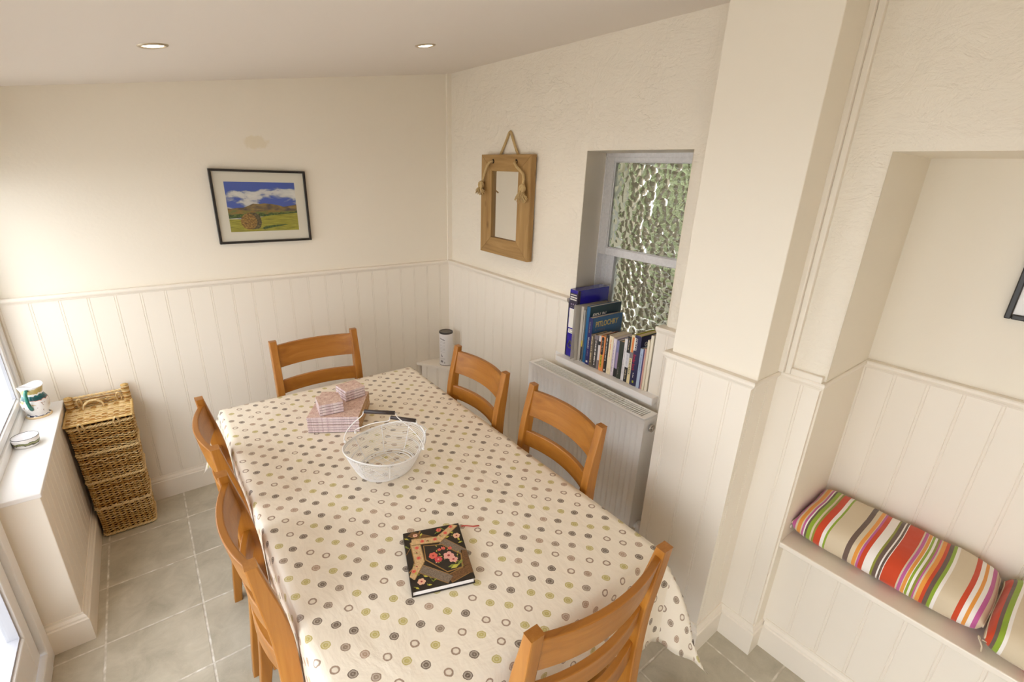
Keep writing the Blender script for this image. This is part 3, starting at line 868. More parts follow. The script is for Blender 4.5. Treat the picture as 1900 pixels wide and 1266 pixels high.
# ================================================================== CHAIRS
def curve_at(pts, t):
    for a, b in zip(pts, pts[1:]):
        if a[0] <= t <= b[0]:
            u = (t-a[0])/(b[0]-a[0]); return [p+(q-p)*u for p, q in zip(a[1:], b[1:])]
    return list(pts[-1][1:])
# side profile of a rear post: height -> (back face y, front face y)
POST = [(0.0, -0.262, -0.232), (0.12, -0.252, -0.218), (0.25, -0.238, -0.196), (0.36, -0.229, -0.182), (0.45, -0.223, -0.174), (0.55, -0.221, -0.172), (0.66, -0.222, -0.173), (0.72, -0.2245, -0.1755), (0.78, -0.228, -0.180), (0.86, -0.238, -0.194), (0.93, -0.246, -0.211), (1.0, -0.253, -0.226)]
def make_chair():
    c = empty('dining_chair')
    for sx in (-1, 1):
        P = []
        xs_ = (sx*0.187, sx*0.222)
        zs_ = [i*0.04 for i in range(26)]
        for z in zs_:
            b, f = curve_at(POST, z)
            P.append([(xs_[0], b, z), (xs_[1], b, z), (xs_[1], f, z), (xs_[0], f, z)])
        mb = MB(); mb.grid(P, closev=True, smooth=False)
        mb.poly(P[0]); mb.poly(P[-1][::-1])
        mb.build('rear_leg', 'honey_oak', c, 0.004)
        mb = MB(); L = sx*0.183
        mb.v = []; P = [[(L-.019, .185-.019, 0.0), (L+.019, .185-.019, 0.0), (L+.019, .185+.019, 0.0), (L-.019, .185+.019, 0.0)], [(L-.023, .162, 0.435), (L+.023, .162, 0.435), (L+.023, .208, 0.435), (L-.023, .208, 0.435)]]
        mb.grid(P, closev=True, smooth=False); mb.poly(P[0]); mb.poly(P[1][::-1])
        mb.build('front_leg', 'honey_oak', c, 0.004)
    def slat(z0, z1, name):
        def yb(x, z):
            b, f = curve_at(POST, z)
            return (b+f)/2 - 0.036*(1-(x/0.19)**2)
        mb = MB(); rows = []
        n = 18
        zz = [z0 + (z1-z0)*k/4 for k in range(5)]
        for i in range(n+1):
            x = -0.19 + 0.38*i/n
            ring = [(x, yb(x, z)-0.0095, z) for z in zz] + [(x, yb(x, z)+0.0095, z) for z in zz[::-1]]
            rows.append(ring)
        mb.grid(rows, closev=True, smooth=False); mb.poly(rows[0]); mb.poly(rows[-1][::-1])
        mb.build(name, 'honey_oak_across', c, 0.003)
    slat(0.862, 0.976, 'back_slat'); slat(0.722, 0.792, 'back_slat'); slat(0.585, 0.655, 'back_slat')
    # seat: a shaped board, slightly dished
    P = []
    for i in range(13):
        y = -0.172 + 0.392*i/12; w = 0.192 + 0.026*(i/12)
        P.append([(w*(-1+2*j/12), y, 0.462 - 0.009*(1-(-1+2*j/12)**2)*sin(pi*min(1, i/12))) for j in range(13)])
    mb = MB(); mb.grid(P, smooth=True)
    bot = [[(x, y, 0.437) for x, y, z in r] for r in P]; mb.grid(bot, flip=True)
    for r in (P[0], P[-1]):
        for a, b in zip(r, r[1:]): mb.quad(a, b, (b[0], b[1], .437), (a[0], a[1], .437))
    for k in (0, -1):
        for r, s in zip(P, P[1:]): mb.quad(r[k], s[k], (s[k][0], s[k][1], .437), (r[k][0], r[k][1], .437))
    mb.build('seat', 'honey_oak_across', c, 0.003, weld=True)
    mb = MB()
    mb.box((-.165, .175, .385), (.165, .197, .4365)); mb.box((-.190, -.17, .385), (-.172, .165, .4365)); mb.box((.172, -.17, .385), (.190, .165, .4365)); mb.box((-.187, -.205, .385), (.187, -.185, .4365))
    mb.build('seat_rail', 'honey_oak_across', c, 0.002)
    mb = MB(); mb.box((-.197, -.205, .19), (-.180, .168, .215)); mb.box((.180, -.205, .19), (.197, .168, .215)); mb.box((-.19, -.03, .192), (.19, -.012, .213))
    mb.build('stretcher', 'honey_oak_across', c, 0.002)
    return c
ch0 = make_chair()
# top of the posts: local (y = -0.228); the spots below give where that line stands
CH = [ # cx, cy of the post line, direction the sitter faces
    ((0.073, 1.768), (1, 0.0), 'honey-coloured ladder-back wooden chair, the farther one on the left side of the table'),
    ((0.072, 1.195), (1, 0.0), 'honey-coloured wooden chair with scratched post, the nearer one left of the table'),
    ((1.180, 1.742), (-1, 0.0), 'honey-coloured wooden chair right of the table, in front of the corner cupboard'),
    ((1.198, 1.172), (-1, 0.06), 'honey-coloured wooden chair right of the table, in front of the radiator'),
    ((0.6325, 2.476), (-0.015, -1), 'honey-coloured wooden chair at the far end of the table, against the back wall'),
    ((0.676, 0.492), (0.03, 1), 'honey-coloured wooden chair at the near end of the table, its back towards the viewer'),
]
chairs = [ch0] + [copy_tree(ch0) for _ in range(5)]
for o, ((cx, cy), (dx, dy), lab) in zip(chairs, CH):
    d = Vector((dx, dy)).normalized(); a = math.atan2(d.y, d.x) - pi/2
    o.location = (cx + d.x*0.228, cy + d.y*0.228, 0); o.rotation_euler = (0, 0, a)
    tag(o, lab, 'chair', 'dining chairs around the spotted tablecloth')

# ================================================================== RADIATOR
ra = empty('radiator', (1.65, 1.458, 0.25))
tag(ra, 'white ribbed panel radiator with top grille below the bookish window sill', 'radiator')
RY0, RY1, RZ0, RZ1, RX0, RX1 = 1.062, 1.855, 0.255, 0.855, 1.600, 1.695
n = 24
mb = MB()
pitch = (RY1-RY0-0.05)/n
prof = [(RY0+0.001, 0.0), (RY0+0.025, 0.0)]
rows = {}
ysf = [RY0+0.001, RY0+0.020]; dep = [0, 0]
for k in range(n):
    y = RY0+0.025+k*pitch
    for t, dd in ((0.0, 0), (0.16, 0.0015), (0.30, 0.0075), (0.62, 0.0075), (0.78, 0.0015)): ysf.append(y+pitch*t); dep.append(dd)
ysf += [RY1-0.025, RY1-0.001]; dep += [0, 0]
zl = [RZ0, RZ0+0.03, RZ0+0.045, RZ1-0.052, RZ1-0.040, RZ1-0.006]; kf = [0, 0, 1, 1, 0, 0]
P = [[(RX0 + d*q, y, z) for z, q in zip(zl, kf)] for y, d in zip(ysf, dep)]
mb.grid(P, smooth=True); mb.box((RX0+0.009, RY0+.003, RZ0), (RX0+0.013, RY1-.003, RZ1-0.009))
mb.build('front_panel', 'radiator_enamel', ra, weld=None)
MB().box((RX1-0.014, RY0+.004, RZ0), (RX1-0.004, RY1-.004, RZ1-.01)).build('rear_panel', 'radiator_enamel', ra, 0.002)
for a, b in ((RY0, RY0+0.002), (RY1-0.002, RY1)): MB().box((RX0+0.001, a-.0015, RZ0), (RX1, b+.0015, RZ1-0.009)).build('side_panel', 'radiator_enamel', ra, 0.001)
mb = MB()
mb.box((RX0, RY0, RZ1-0.008), (RX0+0.012, RY1, RZ1)); mb.box((RX1-0.012, RY0, RZ1-0.008), (RX1, RY1, RZ1)); mb.box((RX0+.0122, RY0, RZ1-0.008), (RX1-.0122, RY0+0.022, RZ1)); mb.box((RX0+.0122, RY1-0.022, RZ1-0.008), (RX1-.0122, RY1, RZ1))
m_ = 62
for k in range(m_):
    y = RY0+0.024+(RY1-RY0-0.048)*k/(m_-1); mb.box((RX0+0.010, y-0.0028, RZ1-0.006), (RX1-0.010, y+0.0028, RZ1-0.001))
mb.build('top_grille', 'radiator_enamel', ra)
MB().box((RX0+.014, RY0+.02, RZ1-.07), (RX1-.016, RY1-.02, RZ1-.062)).build('grille_shade_sheet', 'dark_gap', ra)  # dark sheet standing for the shade below the grille slats
mb = MB(); mb.tube([(1.648, 1.058, 0.800), (1.648, 1.046, 0.800)], 0.018, 16); mb.tube([(1.648, 1.046, 0.800), (1.648, 1.042, 0.800)], 0.010, 12)
mat('chrome', (200, 198, 194), 0.15, 0.5, metal=1.0)
mb.build('end_plug', 'chrome', ra, 0.001)
for y in (1.21, 1.71): MB().box((1.695, y-.01, 0.40), (1.746, y+.01, 0.80)).build('wall_bracket', 'radiator_enamel', ra)
mb = MB(); mb.tube([(1.648, 1.09, 0.26), (1.648, 1.03, 0.26)], 0.012, 10); mb.tube([(1.648, 1.035, 0.26), (1.648, 1.035, 0.0)], 0.008, 10); mb.tube([(1.648, 1.035, 0.235), (1.648, 1.035, 0.29)], 0.018, 12)
mb.build('valve_pipe', 'white_gloss_paint', ra)

# ================================================================== FRAMED LANDSCAPE
mat('black_frame', (34, 28, 24), 0.35, 0.5); mat('cream_mount', (232, 222, 206), 0.8, 0.2)
def mk_pict():
    g = NT('printed_cloudy_sky', 0.35); uv = g.n('ShaderNodeUVMap').outputs[0]
    sx = g.n('ShaderNodeSeparateXYZ'); g.l(uv, sx.inputs[0])
    m = g.mapping(uv, (2.6, 4.6, 1), (0, 0, 0), (0.4, 0.2, 0))
    c1 = g.noise(m, 1.15, 6, 0.3, 0.55)
    band = g.math('MULTIPLY', g.math('SINE', g.math('MULTIPLY', sx.outputs[1], 15.0)), 0.10)
    f = g.math('ADD', c1, g.math('SUBTRACT', 0.0, band))
    f = g.math('ADD', f, g.math('MULTIPLY', g.math('SUBTRACT', 0.6, sx.outputs[1]), 0.22))
    cl = g.ramp(f, [(0.44, hexlin((66, 90, 176))), (0.49, hexlin((140, 146, 176))), (0.53, hexlin((206, 202, 200))), (0.72, hexlin((236, 230, 220)))])
    g.l(cl, g.b.inputs['Base Color'])
    def land(nm, a, b, c, sc=(8, 30, 1)):
        g = NT(nm, 0.35); uv = g.n('ShaderNodeUVMap').outputs[0]
        n = g.noise(g.mapping(uv, sc), 1.5, 5, 0.5)
        g.l(g.ramp(n, [(0.35, hexlin(a)), (0.5, hexlin(b)), (0.65, hexlin(c))]), g.b.inputs['Base Color'])
    land('printed_hills', (78, 66, 62), (120, 96, 62), (150, 122, 62), (5, 9, 1))
    land('printed_far_fields', (150, 106, 48), (128, 112, 50), (96, 112, 52), (5, 22, 1))
    land('printed_trees', (38, 54, 26), (54, 76, 34), (96, 122, 48), (26, 26, 1))
    land('printed_stubble', (128, 122, 34), (158, 150, 44), (178, 166, 66), (4, 40, 1))
    land('printed_bale', (96, 66, 26), (142, 102, 44), (176, 136, 70), (26, 26, 1))
    land('printed_bale_side', (58, 48, 34), (84, 72, 48), (116, 98, 60), (26, 26, 1))
mk_pict()
pf = empty('framed_picture', (0.565, 2.99, 1.618))
tag(pf, 'black framed landscape photograph of a hay bale before hills, on the back wall', 'picture')
X0, X1, Z0, Z1 = 0.328, 0.802, 1.425, 1.811
mb = MB(); rect_frame(mb, X0, X1, Z0, Z1, 0.012, 2.972, 2.996, 0, 'y'); mb.build('frame', 'black_frame', pf, 0.0015)
MB().box((X0+.010, 2.984, Z0+.010), (X1-.010, 2.990, Z1-.010)).build('mount', 'cream_mount', pf)
px0, px1, pz0, pz1 = 0.390, 0.739, 1.487, 1.748
def PP(mb, pts, y, mi):
    n = len(mb.v)
    for (u, v) in pts: mb.v.append((px0+(px1-px0)*u, y, pz0+(pz1-pz0)*v)); mb.uv.append((u, v))
    mb.f.append(tuple(range(n, n+len(pts)))); mb.mi.append(mi); mb.sm.append(False)
mb = MB(); mb.uv = []
PP(mb, [(0, 0), (1, 0), (1, 1), (0, 1)], 2.9835, 0)
PP(mb, [(0, .30), (1, .30), (1, .545), (.9, .52), (.80, .50), (.72, .535), (.62, .56), (.52, .575), (.44, .56), (.36, .57), (.28, .52), (.22, .49), (.12, .485), (.05, .47), (0, .48)], 2.9832, 1)
PP(mb, [(0, .30), (1, .34), (1, .42), (.8, .41), (.6, .43), (.4, .41), (.2, .44), (0, .45)], 2.9829, 2)
PP(mb, [(0, .27), (.4, .30), (.7, .32), (1, .36), (1, .42)] + [(1-k*.05, .385 + .018*((k*7) % 3 - 1) - .002*k) for k in range(1, 20)] + [(0, .37)], 2.9826, 3)
PP(mb, [(0, 0), (1, 0), (1, .37), (.8, .345), (.6, .325), (.35, .27), (.2, .255), (0, .26)], 2.9823, 4)
PP(mb, [(.25, .372), (.31, .392), (.37, .385), (.415, .345), (.445, .27), (.45, .18), (.43, .09), (.39, .05), (.30, .04)], 2.9820, 6)
PP(mb, [(.27+.115*cos(2*pi*k/28), .205+.165*sin(2*pi*k/28)) for k in range(28)], 2.9814, 5)
PP(mb, [(.44, .06), (.50, .10), (.62, .12), (.80, .135), (.84, .12), (.70, .09), (.56, .06), (.48, .035)], 2.9821, 3)
mb.build('photo_print', ['printed_cloudy_sky', 'printed_hills', 'printed_far_fields', 'printed_trees', 'printed_stubble', 'printed_bale', 'printed_bale_side'], pf, weld=None)
MB().box((X0+.011, 2.976, Z0+.011), (X1-.011, 2.9775, Z1-.011)).build('glass_pane', 'clear_window_glass', pf)

# black framed picture in the niche
pn = empty('framed_picture', (2.10, -0.04, 1.62))
tag(pn, 'black framed picture with white mount hung inside the niche above the bench', 'picture')
mb = MB(); rect_frame(mb, -0.26, 0.167, 1.478, 1.80, 0.016, 2.098, 2.1165, 0, 'x'); mb.build('frame', 'black_frame', pn, 0.003)
MB().box((2.106, -0.245, 1.492), (2.110, 0.152, 1.786)).build('mount', 'white_gloss_paint', pn)

# ================================================================== MIRROR
mi = empty('rope_hung_mirror', (1.755, 2.31, 1.365))
tag(mi, 'small rustic pine framed mirror hanging from a knotted rope on the rough wall', 'mirror')
MY0, MY1, MZ0, MZ1 = 2.075, 2.552, 1.366, 1.946
xf_, xb_ = 1.730, 1.766
w = 0.112; w2 = 0.095
def mitre(mb, quad, h):
    a = [(xf_, y, z) for y, z in quad]; b = [(xb_, y, z) for y, z in quad]
    mb.poly(a); mb.poly(b[::-1])
    for k in range(4): mb.quad(a[k], b[k], b[(k+1) % 4], a[(k+1) % 4])
iy0, iy1, iz0, iz1 = MY0+w, MY1-w, MZ0+0.100, MZ1-0.092
for nm, q, m in (('bottom_rail', [(MY0, MZ0), (MY1, MZ0), (iy1, iz0), (iy0, iz0)], 'reclaimed_pine_across'), ('top_rail', [(MY0, MZ1), (iy0, iz1), (iy1, iz1), (MY1, MZ1)], 'reclaimed_pine_across'),
                 ('side_rail', [(MY0, MZ0), (iy0, iz0), (iy0, iz1), (MY0, MZ1)], 'reclaimed_pine'), ('side_rail', [(MY1, MZ0), (MY1, MZ1), (iy1, iz1), (iy1, iz0)], 'reclaimed_pine')):
    mb = MB(); mitre(mb, q, 0); mb.build(nm, m, mi, 0.0025, weld=True)
m = bpy.data.materials.new('mirror_silver'); m.use_nodes = True; b = m.node_tree.nodes['Principled BSDF']; b.inputs['Metallic'].default_value = 1; b.inputs['Roughness'].default_value = 0.01; b.inputs['Base Color'].default_value = (.9, .9, .88, 1); MATS['mirror_silver'] = m
MB().box((1.748, iy0-.003, iz0-.003), (1.752, iy1+.003, iz1+.003)).build('mirror_glass', 'mirror_silver', mi)
mat('bored_hole', (40, 26, 14), 0.9)
HL, HR = (2.430, 1.908), (2.208, 1.908)
for (y, z) in (HL, HR): MB().tube([(xf_-.0006, y, z), (xf_+.0010, y, z)], 0.0125, 18).build('rope_hole', 'bored_hole', mi)
mat('jute_rope', (206, 178, 128), 0.85, 0.2, bump=0.5, bscale=260, var=0.12)
def rope(mb, pts, r=0.0075, tw=0.012):
    """three strands laid round one path"""
    P = [Vector(p) for p in pts]; out = []
    for a, b in zip(P, P[1:]):
        n = max(2, int((b-a).length/0.0035))
        out += [a + (b-a)*k/n for k in range(n)]
    out.append(P[-1]); ln = 0
    fr = []
    up = Vector((1, 0, 0))
    for i, p in enumerate(out):
        t = (out[min(i+1, len(out)-1)] - out[max(i-1, 0)]).normalized(); u = (up - t*up.dot(t)); u = u.normalized() if u.length > 1e-4 else Vector((0, 1, 0)); fr.append((u, t.cross(u)))
    for s in range(3):
        q = []; ln = 0
        for i, p in enumerate(out):
            if i: ln += (p-out[i-1]).length
            a = ln/tw*2*pi/2 + s*2*pi/3; u, v = fr[i]
            q.append(p + (u*cos(a)+v*sin(a))*r*0.5)
        mb.tube(q, r*0.62, 6)
mb = MB()
PK = (1.766, 2.318, 2.068)
rope(mb, [(1.758, 2.398, 1.944), (1.762, 2.362, 2.000), (1.765, 2.328, 2.060), PK, (1.765, 2.308, 2.060), (1.762, 2.270, 2.000), (1.758, 2.228, 1.944)])
rope(mb, [(1.728, 2.430, 1.908), (1.713, 2.440, 1.904), (1.709, 2.462, 1.882), (1.710, 2.485, 1.845), (1.712, 2.508, 1.800), (1.712, 2.520, 1.782)])
rope(mb, [(1.728, 2.208, 1.908), (1.713, 2.200, 1.901), (1.709, 2.178, 1.882), (1.710, 2.145, 1.862), (1.712, 2.118, 1.843), (1.713, 2.113, 1.815), (1.712, 2.117, 1.785)])
mb.tube([(1.776, PK[1], PK[2]-.004), (1.752, PK[1], PK[2]-.004)], 0.003, 8)
def knot(mb, c, seed, long=0.05):
    rnd = random.Random(seed); c = Vector(c)
    for k in range(3):
        a = k*2.1; pts = [c + Vector((0.010*cos(t+a), 0.021*cos(t*1+a*1.3), 0.018*sin(t+a*.7))) for t in [j*2*pi/12 for j in range(12)]]
        mb.tube(pts, 0.0080, 7, closed=True)
    for k in range(30):
        a = rnd.uniform(-1, 1); l = rnd.uniform(.6, 1.1)*long; b = rnd.uniform(-1, 1)
        p1 = c + Vector((-.004+.006*b, .010*a, -.008)); l *= 1.2; p2 = c + Vector((-.010+.008*b, .036*a, -.010-l*.45)); p3 = c + Vector((-.006+.012*b, .056*a+.008*b, -.010-l*(1-.35*abs(a))))
        mb.tube([p1, p2, p3], 0.0024, 4)
knot(mb, (1.710, 2.524, 1.770), 3, 0.042); knot(mb, (1.708, 2.118, 1.768), 5, 0.062)
mb.build('jute_rope', 'jute_rope', mi)

# ================================================================== WICKER HAMPER
mat('wicker', (206, 170, 106), 0.55, 0.4, bump=0.3, bscale=120, var=0.22)
mat('wicker_dark', (172, 126, 64), 0.6, 0.3, bump=0.3, bscale=120, var=0.25)
mat('wicker_pale', (226, 198, 146), 0.5, 0.4, bump=0.3, bscale=120, var=0.12)
mat('hamper_gap_shade', (70, 46, 22), 0.9, 0.1)
hm = empty('wicker_hamper', (-0.322, 2.862, 0))
tag(hm, 'tall narrow honey-coloured wicker hamper with a lid, standing in the left corner beside the ledge', 'hamper')
HX0b, HX1b, HX0t, HX1t, HY0, HY1, HZT = -0.420, -0.214, -0.438, -0.200, 2.772, 2.952, 0.640
def hper(z, inset=0.0):
    """rounded rectangle outline of the hamper at height z -> list of (point2, normal2, length)"""
    t = z/HZT; a0 = HX0b+(HX0t-HX0b)*t + inset; a1 = HX1b+(HX1t-HX1b)*t - inset; b0, b1 = HY0+inset, HY1-inset; r = 0.016
    pts = []
    def line(p, q):
        n = max(2, int(math.hypot(q[0]-p[0], q[1]-p[1])/0.0055)); d = ((q[0]-p[0]), (q[1]-p[1])); L = math.hypot(*d); nrm = (d[1]/L, -d[0]/L)
        for k in range(n): pts.append((p[0]+d[0]*k/n, p[1]+d[1]*k/n, nrm[0], nrm[1]))
    def arc(cx, cy, s):
        for k in range(5):
            a = s + (pi/2)*k/5; pts.append((cx+r*cos(a), cy+r*sin(a), cos(a), sin(a)))
    line((a0+r, b0), (a1-r, b0)); arc(a1-r, b0+r, -pi/2); line((a1, b0+r), (a1, b1-r)); arc(a1-r, b1-r, 0)
    line((a1-r, b1), (a0+r, b1)); arc(a0+r, b1-r, pi/2); line((a0, b1-r), (a0, b0+r)); arc(a0+r, b0+r, pi)
    return pts
rnd = random.Random(11)
mb = MB(); bands = MB()
rows_ = int(HZT/0.0066)
for k in range(rows_):
    z = 0.006 + k*0.0066
    P = hper(z); L = 0; q = []; ph = pi*k + rnd.uniform(-.25, .25)
    prev = None
    for (x, y, nx, ny) in P:
        if prev: L += math.hypot(x-prev[0], y-prev[1])
        prev = (x, y)
        o_ = 0.0042*sin(pi*L/0.0215 + ph)
        q.append((x+nx*o_, y+ny*o_, z + 0.0013*sin(pi*L/0.0215*2+k) + 0.0006*sin(L*90+k*2.1)))
    mb.tube(q, 0.0024 + rnd.uniform(-.0003, .0003), 5, closed=True, mi=rnd.choice((0, 0, 1, 2)))
body = mb.build('woven_body', ['wicker', 'wicker_dark', 'wicker_pale'], hm, weld=None)
for zb in (0.012, 0.168, 0.326, 0.482, 0.628):
    bands = MB()
    for s in range(2):
        L = 0; q = []; prev = None
        for (x, y, nx, ny) in hper(zb):
            if prev: L += math.hypot(x-prev[0], y-prev[1])
            prev = (x, y); a = pi*L/0.013 + s*pi
            q.append((x+nx*(0.0045+0.0028*cos(a)), y+ny*(0.0045+0.0028*cos(a)), zb+0.0042*sin(a)))
        bands.tube(q, 0.0036, 6, closed=True)
    bands.build('twisted_band', 'wicker_pale', hm, weld=None)
mb = MB()
for k, (x, y, nx, ny) in enumerate(hper(0.0)):
    if k % 4: continue
    x2, y2 = hper(HZT)[k][:2]
    mb.tube([(x-nx*.001, y-ny*.001, 0.004), (x2-nx*.001, y2-ny*.001, HZT)], 0.0032, 5)
mb.build('upright_stake', 'wicker_dark', hm, weld=None)
a = [(p[0], p[1], 0.004) for p in hper(0.0, 0.009)][::4]; b = [(p[0], p[1], HZT-.006) for p in hper(HZT, 0.009)][::4]
n_ = min(len(a), len(b)); mb = MB(); mb.grid([a[:n_], b[:n_]], closev=True); mb.poly(a[:n_]); mb.poly(b[:n_]); mb.build('weave_gap_shade', 'hamper_gap_shade', hm)  # dark core put in for the shade seen between the strands
# lid
mb = MB()
lx0, lx1, ly0, ly1, lz = -0.446, -0.193, 2.764, 2.945, 0.652
for k in range(33):
    y = ly0 + (ly1-ly0)*k/32; q = []
    n = 44
    for i in range(n+1):
        x = lx0+(lx1-lx0)*i/n; q.append((x, y + 0.0006*sin(i*1.3+k), lz + 0.0026*sin(pi*(x-lx0)/0.0225 + pi*k) + 0.004*(y-ly0)/(ly1-ly0)))
    mb.tube(q, 0.0031, 5, mi=rnd.choice((0, 2, 2, 1)))
mb.tube([(lx0, ly0-.002, lz), (lx1, ly0-.002, lz)], 0.0048, 7); mb.tube([(lx0, ly1, lz+.004), (lx1, ly1, lz+.004)], 0.0048, 7)
mb.tube([(lx0, ly0, lz), (lx0, ly1, lz+.004)], 0.0055, 7); mb.tube([(lx1, ly0, lz), (lx1, ly1, lz+.004)], 0.0055, 7)
for k in range(11):
    x = lx0 + 0.0113 + k*0.0225; mb.tube([(x, ly0, lz-.001), (x, ly1, lz+.003)], 0.0028, 5)
mb.build('lid', ['wicker', 'wicker_dark', 'wicker_pale'], hm, weld=None)
# raised back edge behind the lid
mb = MB()
for k in range(9):
    z = 0.650 + k*0.0068; q = [(-0.436+0.234*i/40, 2.955+0.0024*sin(pi*i*0.234/40/0.0215+pi*k), z+0.0015*sin(i*.8+k)) for i in range(41)]
    mb.tube(q, 0.0029, 5, mi=rnd.choice((0, 1, 2)))
for s in range(2): mb.tube([(-0.438+0.238*i/60, 2.955+.0035*cos(i*.8+s*pi), 0.716+.0035*sin(i*.8+s*pi)) for i in range(61)], 0.0036, 6, mi=2)
for x, zt_ in ((-0.430, 0.722), (-0.208, 0.742)):
    for k in range(13): mb.tube([(x+0.0135*cos(t), 2.950+0.0115*sin(t), 0.640+k*(zt_-0.640)/12) for t in [j*2*pi/12 for j in range(12)]], 0.0040, 5, closed=True, mi=k % 3)
    mb.sphere((x, 2.950, zt_+.001), 0.012, 12, 0, (1, 1, .5))
mb.build('back_edge', ['wicker', 'wicker_dark', 'wicker_pale'], hm, weld=None)
def loop(c, rx, rz, n=2, r=0.0034, ydir=1.0):
    mb = MB()
    for s in range(n):
        mb.tube([(c[0]+rx*cos(t)+.0015*cos(6*t+s*pi), c[1]+ydir*(rz*.55*sin(t))*-1+.002*s, c[2]+rz*sin(t)+.002*sin(6*t+s*pi)) for t in [pi*2*j/18 for j in range(18)]], r, 6, closed=True)
    return mb
for x in (-0.390, -0.258): loop((x, 2.764, 0.628), 0.010, 0.032).build('fastening_loop', 'wicker_pale', hm, weld=None)
mb = MB()
for s in range(2): mb.tube([(-0.342+0.040*cos(t)+.002*cos(5*t+s*pi), 2.925+.004*sin(5*t+s*pi)*.5, 0.655+0.045*sin(t)+.002*sin(5*t+s*pi)) for t in [pi*j/14 for j in range(15)]], 0.0038, 6)
mb.build('carry_loop', 'wicker_pale', hm, weld=None)
for x in (-0.392, -0.240): loop((x, 2.944, 0.682), 0.009, 0.034).build('hinge_loop', 'wicker_pale', hm, weld=None)

# ================================================================== JUG AND DISH
def mk_pottery():
    g = NT('painted_jug_glaze', 0.18); p = g.obj(); sx = g.n('ShaderNodeSeparateXYZ'); g.l(p, sx.inputs[0])
    z = g.math('DIVIDE', sx.outputs[2], 0.152)
    n = g.noise(p, 34, 3, 0.8)
    zz = g.math('ADD', z, g.math('MULTIPLY', g.math('SUBTRACT', n, 0.5), 0.16))
    W = hexlin((240, 238, 236))
    c = g.ramp(zz, [(0.0, W), (0.055, hexlin((48, 54, 84))), (0.085, W), (0.56, hexlin((196, 132, 110))), (0.58, hexlin((20, 74, 78))), (0.69, hexlin((36, 98, 96))), (0.73, W), (0.775, hexlin((196, 176, 112))), (0.88, hexlin((206, 188, 132))), (0.93, W)], 'CONSTANT')
    sp = g.ramp(g.noise(p, 70, 2, 1.5), [(0.66, (0, 0, 0, 1)), (0.69, (1, 1, 1, 1))])
    lo = g.math('MULTIPLY', sp, g.ramp(z, [(0.12, (0, 0, 0, 1)), (0.16, (1, 1, 1, 1)), (0.5, (1, 1, 1, 1)), (0.54, (0, 0, 0, 1))]))
    c = g.mix(lo, c, hexlin((150, 110, 90)))
    bl = g.ramp(g.noise(p, 22, 1, 0.5), [(0.60, (0, 0, 0, 1)), (0.62, (1, 1, 1, 1))])
    lo2 = g.math('MULTIPLY', bl, g.ramp(z, [(0.36, (0, 0, 0, 1)), (0.38, (1, 1, 1, 1)), (0.66, (1, 1, 1, 1)), (0.68, (0, 0, 0, 1))]))
    c = g.mix(lo2, c, hexlin((206, 172, 108)))
    g.l(c, g.b.inputs['Base Color'])
    g = NT('painted_dish_glaze', 0.18); p = g.obj(); sx = g.n('ShaderNodeSeparateXYZ'); g.l(p, sx.inputs[0])
    z = g.math('DIVIDE', sx.outputs[2], 0.042)
    n = g.noise(p, 45, 2, 0.6); zz = g.math('ADD', z, g.math('MULTIPLY', g.math('SUBTRACT', n, 0.5), 0.5))
    c = g.ramp(zz, [(0.0, W), (0.30, hexlin((86, 84, 62))), (0.40, hexlin((150, 152, 104))), (0.52, hexlin((86, 96, 64))), (0.60, W)], 'CONSTANT')
    g.l(c, g.b.inputs['Base Color'])
mk_pottery()
mat('green_glaze', (34, 112, 96), 0.15, 0.6, var=0.3, bscale=60); mat('white_glaze', (240, 239, 240), 0.12, 0.6); mat('buff_glaze', (226, 200, 158), 0.25, 0.5); mat('dark_rim', (60, 52, 50), 0.3)
jg = empty('painted_jug', (-0.522, 2.845, 0.708))
tag(jg, 'small white pottery jug with green handle and teal band, on the white ledge', 'jug')
JC = (-0.522, 2.845, 0.708)
def lip(x, y, z, a, r):
    if z > 0.125:
        t = (z-0.125)/0.027; k = 1 + 0.06*t*cos(2*(a-0.9)) + 0.035*t*cos(5*a); return x*k, y*k, z + 0.005*t*cos(2*(a-0.9)+pi*0)
    return x, y, z
out = [(0.0005, 0.0), (0.040, 0.0), (0.0425, 0.003), (0.041, 0.009), (0.034, 0.013), (0.035, 0.018), (0.041, 0.030), (0.0465, 0.045), (0.049, 0.062), (0.0485, 0.078), (0.045, 0.092), (0.039, 0.103), (0.0365, 0.110), (0.036, 0.118), (0.0375, 0.132), (0.041, 0.146), (0.0425, 0.151), (0.0415, 0.1525), (0.0395, 0.150)]
inn = [(0.0395, 0.150), (0.036, 0.134), (0.0335, 0.118), (0.034, 0.108), (0.041, 0.090), (0.0455, 0.070), (0.042, 0.040), (0.030, 0.018), (0.0005, 0.014)]
mb = MB(); mb.lathe(out, JC, 40, 0, lip); mb.lathe(inn, JC, 40, 1, lip)
jb = mb.build('body', ['painted_jug_glaze', 'white_glaze'], jg, weld=True)
mb = MB(); mb.lathe([(0.0445, 0.0), (0.046, 0.003), (0.0445, 0.007), (0.041, 0.0092)], JC, 40, 0); mb.build('foot_ring', 'buff_glaze', jg)
hd = Vector((-0.20, -1, 0)).normalized()
def hp(r_, z): return (JC[0]+hd.x*r_, JC[1]+hd.y*r_, JC[2]+z)
mb = MB(); mb.tube([hp(.034, .138), hp(.050, .143), hp(.062, .132), hp(.066, .112), hp(.064, .090), hp(.058, .070), hp(.050, .055), hp(.044, .048)], .006, 10, rs=[.005, .0065, .0072, .0068, .0065, .0065, .0075, .007])
mb.build('handle', 'green_glaze', jg)
ds = empty('small_dish', (-0.530, 2.545, 0.708)); DC = (-0.530, 2.545, 0.708)
tag(ds, 'small round white dish with an olive painted band, on the white ledge nearer the door', 'dish')
